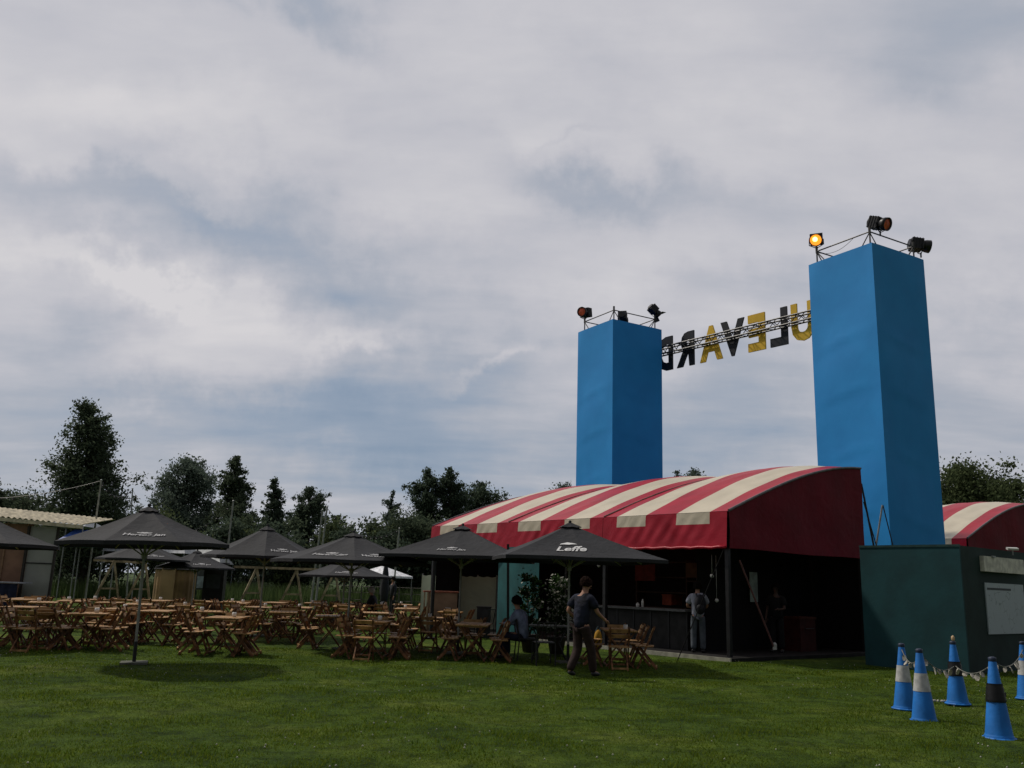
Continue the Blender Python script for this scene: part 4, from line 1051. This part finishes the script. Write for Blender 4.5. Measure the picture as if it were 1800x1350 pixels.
# ------------------------------------------------------------------ light poles and string lights
POLES = [((148, 1060), (178, 845), 'light pole at the left rising beside the tall alder', 44), ((388, 1052), (410, 882), 'light pole between the first two parasols', 44), ((553, 1054), (575, 893), 'right one of the twin light poles in the middle', 46), ((545, 1054), (567, 897), 'left one of the twin light poles in the middle', 47),
         ((688, 1052), (702, 930), 'short light pole right of the central parasol', 50), ((222, 1050), (233, 860), 'thin light pole in front of the alder crown', 52)]
tips = []
for (b, t_, lb, Y) in POLES:
    p = at(b[0], Y, 0); tp = pt(t_[0], t_[1], Y); o = thing('light_pole', lb, 'pole', p, 0, 'poles carrying the string lights')
    MB().tube([(0, 0, 0), (tp.x - p.x, 0, tp.z)], [.055, .04], 8).build('mast', mat('weathered_mast', (.27, .28, .25), .7), o)
    MB().lathe([(.12, 0), (.12, .05), (.06, .06)], n=10).build('collar', M_steel, o)
    MB().ball((tp.x - p.x, 0, tp.z + .03), .05, 6).build('finial', M_steel, o); tips.append(tp)
def string(a, b, sag, n, label):
    o = thing('string_lights', label, 'string lights', a, 0, 'string lights over the terrace'); B = b - a
    pts = [Vector((0, 0, 0)).lerp(B, i / 24) - Vector((0, 0, sag * 4 * (i / 24) * (1 - i / 24))) for i in range(25)]
    MB().tube(pts, .012, 4).build('cable', M_black, o)
    for j in range(n):
        t_ = (j + .5) / n; i = min(23, int(t_ * 24)); q = pts[i].lerp(pts[i + 1], t_ * 24 - i)
        MB().ball(q - Vector((0, 0, .09)), .05, 6).tube([q, q - Vector((0, 0, .06))], .02, 5).build('bulb', M_black, o)
string(pt(-260, 845, 44), tips[0], .9, 16, 'string of unlit bulbs running off the left edge')
string(tips[5], tips[1], 2.0, 12, 'string of unlit bulbs from the alder to the second pole')
string(tips[2], tips[4], .9, 14, 'string of unlit bulbs from the twin poles to the short pole')
string(tips[0], tips[5], .6, 8, 'string of unlit bulbs crossing the alder crown')

# ------------------------------------------------------------------ rail fence of A-frame trestles
def trestle(px, Y, topy, label):
    p = at(px, Y, 0); h = pt(px, topy, Y).z
    o = thing('trestle', label, 'trestle', p, random.uniform(-.3, .3), 'timber A-frame trestles')
    for a, b in ((-.75, -.25), (.45, .1)): MB().bar((a, b, 0), (0, 0, h), .07, .09).build('leg', M_timber, o)
    MB().bar((-.42, -.12, .9), (.26, .06, .9), .05, .07).build('brace', M_timber, o)
    return Vector((p.x, p.y, h))
X1 = [trestle(x, Y, t_, lb) for x, Y, t_, lb in ((190, 40, 986, 'timber trestle just right of the left light pole'), (246, 41, 990, 'timber trestle behind the lone parasol pole'), (444, 40, 998, 'timber trestle left of the second parasol pole'), (515, 40, 1001, 'timber trestle between the second parasol and the twin poles'), (583, 40, 1003, 'timber trestle right of the twin light poles'))]
for a, b, lb in ((X1[0] + Vector((-.9, 0, 0)), X1[1], 'horizontal timber rail on the two left trestles'), (X1[2] + Vector((-1.0, 0, 0)), X1[4], 'horizontal timber rail on the three middle trestles')):
    o = MB().bar(a + Vector((0, -.06, .02)), b + Vector((0, -.06, .02)), .06, .10).build('timber_rail', M_timber); tag(o, lb, 'rail')
# ------------------------------------------------------------------ left shed
sh_ = thing('drinks_shed', 'brown plank shed with a pale corrugated roof at the left edge', 'shed', at(0, 42, 0), 0)
def P_(px, py, Y): return pt(px, py, Y) - sh_.location
M_brown = mat('brown_planks', (.27, .155, .10), .8, 0, .10, 1.2)
ra, rb = P_(-160, 897, 41), P_(146, 928, 41)
def rf(u, v_):
    q = ra.lerp(rb, u) + Vector((-.1, 3.6, .50)) * v_; q.z += .035 * math.sin(u * 190) + .14; return q
MB().grid(rf, 190, 3).build('roof', mat('cream_corrugated_sheet', (.52, .46, .33), .6, 0, .15, 3), sh_, smooth=True)
MB().bar(ra + Vector((0, -.03, 0)), rb + Vector((0, -.03, .04)), .06, .16).build('fascia', mat('cream_fascia', (.58, .52, .38), .6), sh_)
wl = P_(75, 930, 42.3); wl2 = P_(116, 930, 42)
MB().box(((-5 + wl.x) / 2, -.55, 1.83), (5 + wl.x, .1, 3.66)).build('plank_wall', M_brown, sh_)
for i in range(7): MB().box((-4.6 + i * .95, -.62, 1.9), (.07, .06, 3.6)).build('batten', mat('lighter_batten', (.28, .17, .10), .8), sh_)
MB().box(((wl.x + wl2.x) / 2, -.7, 1.78), (wl2.x - wl.x, .06, 3.55)).build('side_panel', mat('grey_panel', (.30, .31, .28), .7, 0, .05, 1.5), sh_)
MB().box(((wl.x + wl2.x) / 2, -.745, 1.9), (wl2.x - wl.x, .03, .06)).build('panel_rail', mat('dark_rail', (.04, .04, .04), .7), sh_)
for x in (wl.x - .05, wl2.x + .05): MB().bar((x, -.8, 0), (x, -.8, 3.55), .10).build('post', mat('dark_post', (.04, .035, .03), .8), sh_)
for k, (x0, lb) in enumerate(((-3.0, 'blue draped trestle table by the shed, cut by the left picture edge'), (-.15, 'blue draped trestle table by the pale shed panel'))):
    o = thing('draped_table', lb, 'table', sh_.location + Vector((x0 + .85, -1.75, 0)), 0, 'blue draped tables before the shed')
    MB().box((0, 0, 1.02), (2.5, 1.2, .05)).build('tabletop', mat('pale_table_sheet', (.30, .31, .36), .6), o)
    MB().grid(lambda u, v_: (-1.2 + 2.4 * u, -.55 + .03 * math.sin(u * 40), .05 + .93 * v_), 50, 3).build('drape', mat('navy_drape', (.012, .016, .045), .8), o, smooth=True)
# canopy tents behind the shed
def far_canopy(px0, px1, pyt, pye, Y, m, label):
    a, b = pt(px0, pye, Y), pt(px1, pye, Y); c = (a + b) / 2; o = thing('marquee', label, 'marquee', (c.x, c.y, 0)); hw = (b.x - a.x) / 2
    zt_, ze_ = pt((px0 + px1) / 2, pyt, Y).z, c.z
    MB().add([(-hw, -1.5, ze_), (hw, -1.5, ze_), (hw, 1.5, ze_), (-hw, 1.5, ze_), (-hw * .7, 0, zt_), (hw * .7, 0, zt_)], [(0, 1, 5, 4), (1, 2, 5), (2, 3, 4, 5), (3, 0, 4)]).build('roof', m, o)
    for sx in (-1, 1):
        for sy in (-1, 1): MB().tube([(sx * (hw - .08), sy * 1.42, 0), (sx * (hw - .08), sy * 1.42, ze_)], .03, 6).build('leg', M_steel, o)
    return o
far_canopy(92, 170, 914, 927, 50, mat('grey_white_sheet', (.32, .34, .36), .6), 'grey white marquee roof behind the shed')
far_canopy(110, 226, 932, 962, 49, mat('blue_tarp', (.045, .11, .38), .5), 'blue tarpaulin marquee behind the left light pole')
far_canopy(196, 340, 945, 972, 58, mat('grey_white_sheet', (.32, .34, .36), .6), 'pale marquee showing under the front left parasol')
far_canopy(268, 400, 960, 990, 60, mat('pale_sheet', (.40, .42, .42), .6), 'pale marquee behind the round wooden hut')
# round wooden hut and its neighbours
ht = thing('round_hut', 'round tan plank hut behind the tables at the left', 'hut', at(302, 40.5, 0))
def ring(u, v_):
    a = u * 2 * math.pi; r = .86 + .018 * math.sin(a * 22); return (r * math.cos(a), r * math.sin(a), v_ * pt(302, 1000, 40.5).z)
hz_ = pt(302, 1000, 40.5).z
MB().grid(ring, 132, 2).build('wall', mat('tan_planks', (.36, .24, .12), .8, 0, .12, 1.5), ht)
MB().lathe([(.95, hz_ - .04), (.95, hz_), (.5, hz_ + .12), (.001, hz_ + .16)], n=24).build('roof', mat('dark_roofing', (.04, .04, .042), .8), ht)
MB().box((0, -.88, .95), (.60, .06, 1.9)).build('door', mat('tan_door', (.42, .29, .15), .8, 0, .08, 1.5), ht)
bd = thing('notice_board', 'upright board with a pale blue notice beside the round hut', 'board', at(347, 40, 0))
MB().box((0, 0, 1.45), (.36, .05, .95)).build('panel', mat('board_frame', (.10, .11, .11), .6), bd)
MB().box((0, -.035, 1.3), (.30, .015, .50)).build('notice', mat('pale_blue_notice', (.5, .6, .68), .6), bd)
for x in (-.17, .17): MB().bar((x, 0, 0), (x, 0, 1.0), .04).build('leg', M_black, bd)
kb = thing('dark_kiosk', 'black box kiosk right of the pale blue notice', 'kiosk', at(372, 40, 0), .15)
MB().box((0, 0, 1.05), (.85, .8, 2.1)).build('body', M_darkwood, kb); MB().box((0, 0, 2.13), (1.0, .95, .06)).build('roof', M_black, kb); MB().box((0, -.415, 1.35), (.6, .03, .6)).build('hatch', mat('hatch_grey', (.03, .035, .04), .5), kb)
# low stone-grey wall and wire fence behind the middle
lw = thing('wire_fence', 'low wire fence with grey posts behind the middle of the terrace', 'fence', at(590, 46, 0))
span = at(745, 44, 0) - lw.location
for i in range(8):
    q = span * (i / 7); MB().tube([q, q + Vector((0, 0, 1.35))], .035, 6).build('post', mat('weathered_post', (.09, .085, .07), .8), lw)
wm = MB()
for z in (.3, .65, 1.0, 1.3): wm.tube([Vector((0, 0, z)), span + Vector((0, 0, z))], .012, 4)
wm.build('wire', mat('rusty_wire', (.07, .06, .05), .7), lw)
# pale green screen, crate, teal wall
sc1, sc2 = at(737, 33, 0), at(869, 31.5, 0); zs = pt(800, 1012, 32.2).z
o = thing('canvas_screen', 'pale grey green canvas screen behind the tables beside the tent', 'screen', sc1)
v_ = sc2 - sc1; nr = Vector((-v_.y, v_.x, 0)).normalized()
MB().grid(lambda u, w_: v_ * u + nr * .008 * math.sin(u * 34) * (1 - w_ * .5) + Vector((0, 0, .04 + w_ * (zs - .04) - .03 * math.sin(u * 9 * math.pi) ** 2 * w_)), 60, 5).build('canvas', cloth('grey_green_canvas', (.50, .55, .40), .35, .1, 1.5, .5, 2, .9), o, smooth=True)
for i in range(5): MB().tube([v_ * (i / 4) + nr * .06, v_ * (i / 4) + nr * .06 + Vector((0, 0, zs + .05))], .03, 8).build('post', M_pole, o)
cr = thing('wooden_crate', 'brown wooden crate with reddish top before the pale green screen', 'crate', at(765, 30, 0), .12)
hc = pt(765, 1041, 30).z
MB().box((.18, 0, hc / 2), (.95, .7, hc)).build('box', mat('crate_brown', (.28, .18, .12), .8, 0, .10, 2), cr)
for i in range(3): MB().box((-.42 + i * .10, -.37, hc / 2), (.05, .03, hc)).build('slat', M_timber, cr)
MB().box((.12, 0, hc + .02), (1.15, .75, .05)).build('lid', mat('reddish_lid', (.25, .08, .05), .7), cr)
kl = thing('black_post', 'thick black post before the wooden crate', 'post', at(757, 26.5, 0)); MB().tube([(0, 0, 0), (0, 0, 2.6)], .055, 10).build('shaft', M_black, kl); MB().box((0, 0, .03), (.35, .35, .05)).build('foot', M_black, kl)
tw1, tw2 = at(872, 28.6, 0), at(948, 26.8, 0)
tb = thing('teal_partition', 'teal painted board partition at the far end of the bar', 'partition', tw1)
v_ = tw2 - tw1; nr = Vector((-v_.y, v_.x, 0)).normalized()
MB().grid(lambda u, w_: v_ * u - nr * (.14 * math.sin(u * 2.6)) + Vector((0, 0, w_ * 2.75)), 12, 2).build('board', mat('teal_board', (.016, .095, .10), .7, 0, .12, 1.5), tb, smooth=True)
for u in (.3, .6): MB().bar(v_ * u + nr * .08, v_ * u + nr * .08 + Vector((0, 0, 2.7)), .06).build('stud', M_timber, tb)
o = MB().bar(at(893, 24.8, 0), at(893, 24.8, 2.7), .07).build('tent_side_post', M_black); tag(o, 'thin black post in front of the teal partition', 'post')
o = thing('planter_box', 'small dark planter box before the pale green screen', 'planter', at(849, 28.2, 0)); MB().box((0, 0, .45), (.42, .42, .9)).build('box', mat('dark_grey_planter', (.03, .03, .032), .7), o); MB().box((0, 0, .91), (.46, .46, .04)).build('rim', M_black, o)
o = thing('yellow_bag', 'yellow and pale blue bag hanging on a chair right of the walker', 'bag', gnd(1052, 1150) + Vector((0, 0.15, .12)))
MB().ball((0, 0, .22), 1, 10, 0, (.10, .09, .24)).build('bag', mat('yellow_cloth', (.42, .22, .02), .8), o, smooth=True); MB().tube([(-.06, 0, .42), (0, 0, .56), (.06, 0, .42)], .01, 6).build('handle', mat('pale_blue_strap', (.2, .3, .36), .7), o)

# ------------------------------------------------------------------ trees
def leaf_cloud(name, centers, radii, n, size, m, parent=None, flat=.8, seed=0, off=None):
    rng = np.random.default_rng(seed); C = np.array(centers); Rr = np.array(radii)
    wgt = Rr ** 2; k = rng.choice(len(C), n, p=wgt / wgt.sum())
    d = rng.normal(size=(n, 3)); d /= np.linalg.norm(d, axis=1)[:, None]
    rr = np.minimum(np.abs(rng.normal(size=n)) * .52 + .12, 1.22)
    P = C[k] + d * (Rr[k] * rr)[:, None] * np.array([1, 1, flat])
    a = rng.normal(size=(n, 3)); a /= np.linalg.norm(a, axis=1)[:, None]
    b = rng.normal(size=(n, 3)); b -= a * (a * b).sum(1)[:, None]; b /= np.linalg.norm(b, axis=1)[:, None]
    s = size * (.6 + .8 * rng.random(n))[:, None]
    V = np.stack([P - a * s, P + b * s * .55, P + a * s, P - b * s * .55], 1).reshape(-1, 3)
    if off is not None: V = V - np.array(off)
    F = np.arange(n * 4).reshape(-1, 4)
    return npmesh(name, V, F, m, parent)
L_alder = leafy('alder_leaves', (.044, .064, .042), (.120, .150, .092), .4)  # tree leaf colours below are lifted to imitate distance haze
L_willow = leafy('willow_leaves', (.080, .112, .088), (.17, .21, .165), .4)
L_pop = leafy('poplar_leaves', (.046, .068, .050), (.115, .150, .100), .4)
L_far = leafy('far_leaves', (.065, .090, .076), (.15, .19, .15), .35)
L_olive = leafy('olive_leaves', (.044, .062, .030), (.120, .150, .070), .35)
M_bark = mat('bark', (.05, .042, .033), .9, 0, .3, 5)
def tree(px, topy, px0, px1, Y, shape, m, label, n=7000, size=.20, seed=1, base_z=0, low=.12):
    n = int(n * 3.0); size *= .52
    rng = random.Random(seed); top = pt(px, topy, Y); H = top.z - base_z
    Wd = (pt(px1, topy, Y).x - pt(px0, topy, Y).x) / 2 * 1.16
    p = Vector((pt((px0 + px1) / 2, 960, Y).x, Y, base_z)); dx = top.x - p.x
    o = thing('tree', label, 'tree', p, 0, 'trees behind the terrace')
    tr_ = MB(); lean = lambda t: Vector((dx * t * t, 0, H * t))
    tr_.tube([lean(t) for t in (0, .2, .4, .6, .8, .96)], [H * .022, H * .018, H * .014, H * .009, H * .005, H * .001], 8)
    cs = []; rs = []; tm = {'cone': 34, 'round': 30, 'spire': 26, 'loose': 34}[shape] + int(n / 700)
    for i in range(tm):
        t = low + (1 - low) * ((i + .5) / tm) ** (.9)
        if shape == 'cone': w_ = (1 - t) ** .85 * 1.12 + .06
        elif shape == 'round': w_ = math.sqrt(max(.02, 1 - ((t - .52) / .50) ** 2)) * 1.0
        elif shape == 'spire': w_ = math.sqrt(max(.02, 1 - ((t - .42) / .60) ** 2)) * .9
        else: w_ = (.95 if t < .55 else .95 * (1 - (t - .55) / .5)) * rng.uniform(.5, 1.05)
        w_ = max(.07, w_)
        a = rng.uniform(0, 6.28); rad_ = Wd * w_ * rng.uniform(.30, .86)
        q = lean(t) + Vector((math.cos(a) * rad_, math.sin(a) * rad_ * .9, rng.uniform(-.02, .02) * H))
        rc = Wd * rng.uniform(.22, .44) * (.50 + .85 * w_) * (.8 if shape == 'loose' else 1)
        rc = min(rc, Wd * .5); q.z = min(q.z, H - rc * .55)
        if t > .9: q.x = lean(t).x + rng.uniform(-.3, .3) * rc; rc *= .75
        cs.append(tuple(q)); rs.append(rc)
        st = lean(max(.08, t - .12)); tr_.tube([st, st.lerp(q, .55) + Vector((0, 0, .2)), q], [H * .006, H * .004, H * .0015], 5)
        # outlying sprays on the silhouette
        if rng.random() < .8:
            q2 = q + Vector((math.cos(a), math.sin(a) * .6, rng.uniform(-.1, .6))) * rc * 1.05; cs.append(tuple(q2)); rs.append(rc * rng.uniform(.25, .45)); tr_.tube([q, q2], [H * .0025, H * .001], 4)
    for t in (.25, .45, .62, .78): cs.append(tuple(lean(max(t, low)))); rs.append(Wd * .42 * (1 - t * .6))
    tr_.build('trunk', M_bark, o, smooth=True)
    leaf_cloud('crown', cs, rs, n, size, m, o, .85, seed)
    return o
tree(152, 704, 70, 236, 58, 'cone', L_alder, 'tall dark alder with ragged pointed crown at the left', 15000, .19, 11, low=.14)
tree(332, 803, 262, 372, 74, 'round', L_willow, 'soft grey green willow right of the tall alder', 14000, .20, 12, low=.05)
tree(414, 800, 362, 462, 70, 'loose', L_alder, 'dark tree with thin bare spire right of the willow', 10000, .20, 13)
tree(482, 840, 452, 518, 72, 'cone', L_pop, 'narrow dark conical tree third to the right of the willow', 7500, .20, 14)
tree(545, 855, 508, 576, 76, 'spire', L_pop, 'dense column shaped tree behind the twin light poles', 8500, .20, 15)
tree(592, 905, 566, 622, 80, 'round', L_alder, 'low round dark tree right of the twin light poles', 4500, .20, 16)
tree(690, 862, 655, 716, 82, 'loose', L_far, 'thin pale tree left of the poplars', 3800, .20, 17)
tree(752, 823, 712, 782, 80, 'spire', L_pop, 'left poplar of the dark poplar pair', 9500, .20, 18)
tree(790, 822, 765, 826, 80, 'spire', L_pop, 'right poplar of the dark poplar pair', 9000, .20, 19)
tree(846, 846, 806, 892, 84, 'round', L_pop, 'broad dark tree just left of the striped tent roof', 8500, .22, 20)
tree(725, 905, 660, 800, 66, 'round', L_alder, 'low spreading dark green tree beneath the poplars', 8000, .20, 21, low=.0)
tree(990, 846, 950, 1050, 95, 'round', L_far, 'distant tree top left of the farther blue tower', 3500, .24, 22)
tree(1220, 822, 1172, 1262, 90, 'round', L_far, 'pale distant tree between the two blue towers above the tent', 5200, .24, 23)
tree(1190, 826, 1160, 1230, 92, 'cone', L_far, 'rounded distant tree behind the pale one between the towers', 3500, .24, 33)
tree(1690, 813, 1590, 1790, 62, 'round', L_olive, 'big dark tree right of the nearer blue tower', 14000, .22, 24, low=.02)
tree(1770, 842, 1700, 1900, 60, 'round', L_olive, 'dark tree at the right edge behind the second tent', 12000, .22, 25, low=.02)
tree(20, 862, -60, 90, 72, 'round', L_alder, 'dark low tree at the left edge behind the shed', 8000, .22, 26, low=.0)
tree(-10, 840, -60, 30, 66, 'cone', L_alder, 'ragged tree cut by the left picture edge', 5000, .2, 27)
tree(100, 890, 40, 170, 76, 'round', L_olive, 'low dark green tree at the foot of the alder', 7000, .2, 28, low=.0)
# hedge: a run of dark bushes
for i, (px, ty) in enumerate(((5, 905), (95, 905), (180, 900), (262, 892), (345, 888), (425, 892), (505, 900), (580, 912), (640, 922), (700, 908), (775, 900), (850, 895), (925, 920))):
    Y = 66 - (i % 3) * 1.5; p = Vector((pt(px, 960, Y).x, Y, 1.0)); h = pt(px, ty, Y).z - 1.0; rng = random.Random(50 + i); wd = 3.6
    o = thing('bush', ['dark bush in the hedge, behind the brown shed', 'dark bush in the hedge, behind the pale shed panel', 'dark bush in the hedge, at the foot of the tall alder', 'dark bush in the hedge, behind the tip of the front left parasol', 'dark bush in the hedge, below the willow', 'dark bush in the hedge, left of the second parasol', 'dark bush in the hedge, right of the second parasol', 'dark bush in the hedge, behind the twin light poles', 'dark bush in the hedge, behind the central parasol tip', 'dark bush in the hedge, by the short light pole', 'dark bush in the hedge, below the poplars', 'dark bush in the hedge, beside the left end of the striped roof', 'dark bush in the hedge, hidden behind the striped roof'][i], 'bush', p, 0, 'bushes of the hedge on the bank')
    cs = [(rng.uniform(-wd, wd), rng.uniform(-1, 1), rng.uniform(.1, .85) * h) for _ in range(16)]; rs = [rng.uniform(.9, 1.5) for _ in cs]
    for q in range(len(cs)):
        if cs[q][2] + rs[q] * .8 > h: cs[q] = (cs[q][0], cs[q][1], h - rs[q] * .8)
    leaf_cloud('foliage', cs, rs, 6500, .135, (L_alder, L_olive, L_pop)[i % 3], o, .85, 70 + i)
    s_ = MB()
    for k in range(5): s_.tube([(rng.uniform(-.6, .6), 0, -.6), cs[k]], [.07, .02], 5)
    s_.build('stem', M_bark, o)
# reeds and long grass at the foot of the bank
def reeds():
    rng = np.random.default_rng(9); n = 26000; x = -45 + rng.random(n) * 62; y = 54 + rng.random(n) * 9; h = .5 + rng.random(n) * .9; a = rng.random(n) * 3.14; w_ = .02 + .02 * rng.random(n)
    B = np.stack([x, y, 0 * x], -1); dx = np.stack([np.cos(a) * w_, np.sin(a) * w_, 0 * a], -1); tip = B + np.stack([(rng.random(n) - .5) * .4, (rng.random(n) - .5) * .4, h], -1)
    V = np.stack([B - dx, B + dx, tip], 1).reshape(-1, 3)
    o = npmesh('long_grass', V, np.arange(n * 3).reshape(-1, 3), leafy('reed_blade', (.045, .075, .028), (.10, .14, .05), .4)); tag(o, 'long rough grass at the foot of the bank', 'grass', kind='stuff')
reeds()
# flowering shrubs in pots by the bar
M_leafg = leafy('shrub_leaves', (.016, .034, .012), (.045, .085, .025), .3); M_flow = leafy('white_flowers', (.30, .30, .26), (.50, .50, .44), .3)
for (px, Y, topy, n_fl, lb) in ((930, 22.5, 1003, 60, 'tall leafy potted shrub in front of the teal partition'), (978, 22.0, 1000, 260, 'potted shrub full of white flowers left of the walker')):
    p = at(px, Y, 0); h = pt(px, topy, Y).z; o = thing('potted_shrub', lb, 'potted shrub', p, 0, 'potted shrubs beside the bar')
    MB().lathe([(.001, .02), (.16, 0.02), (.22, .38), (.24, .40), (.24, .43), (.19, .42)], n=16).build('pot', mat('dark_clay_pot', (.05, .04, .035), .7), o, smooth=True)
    rng = random.Random(int(px)); cs = [(rng.uniform(-.22, .22), rng.uniform(-.2, .2), rng.uniform(.5, h - .15)) for _ in range(16)]; rs = [rng.uniform(.12, .22) for _ in cs]
    leaf_cloud('foliage', cs, rs, 1500, .045, M_leafg, o, 1, int(px))
    leaf_cloud('flowers', cs, [r * 1.25 for r in rs], n_fl * 2, .045, M_flow, o, 1, int(px) + 1)
    s_ = MB()
    for c in cs[:8]: s_.tube([(0, 0, .35), (c[0] * .4, c[1] * .4, c[2] * .6), c], [.014, .010, .004], 5)
    s_.build('stem', M_bark, o)
# loose cable on a spotlight rail
a = loc_t(TB, i_, W1 - i_ - .05, TH + .45); b = loc_t(TB, i_, .9, TH + .50); 
c_ = thing('lamp_cable', 'thin black cable sagging from the amber spotlight along the tower rail', 'cable', a)
MB().tube([Vector((0, 0, 0)).lerp(b - a, t / 10) - Vector((0, 0, .9 * (t / 10) * (1 - t / 10))) for t in range(11)], .008, 5).build('wire', M_black, c_)
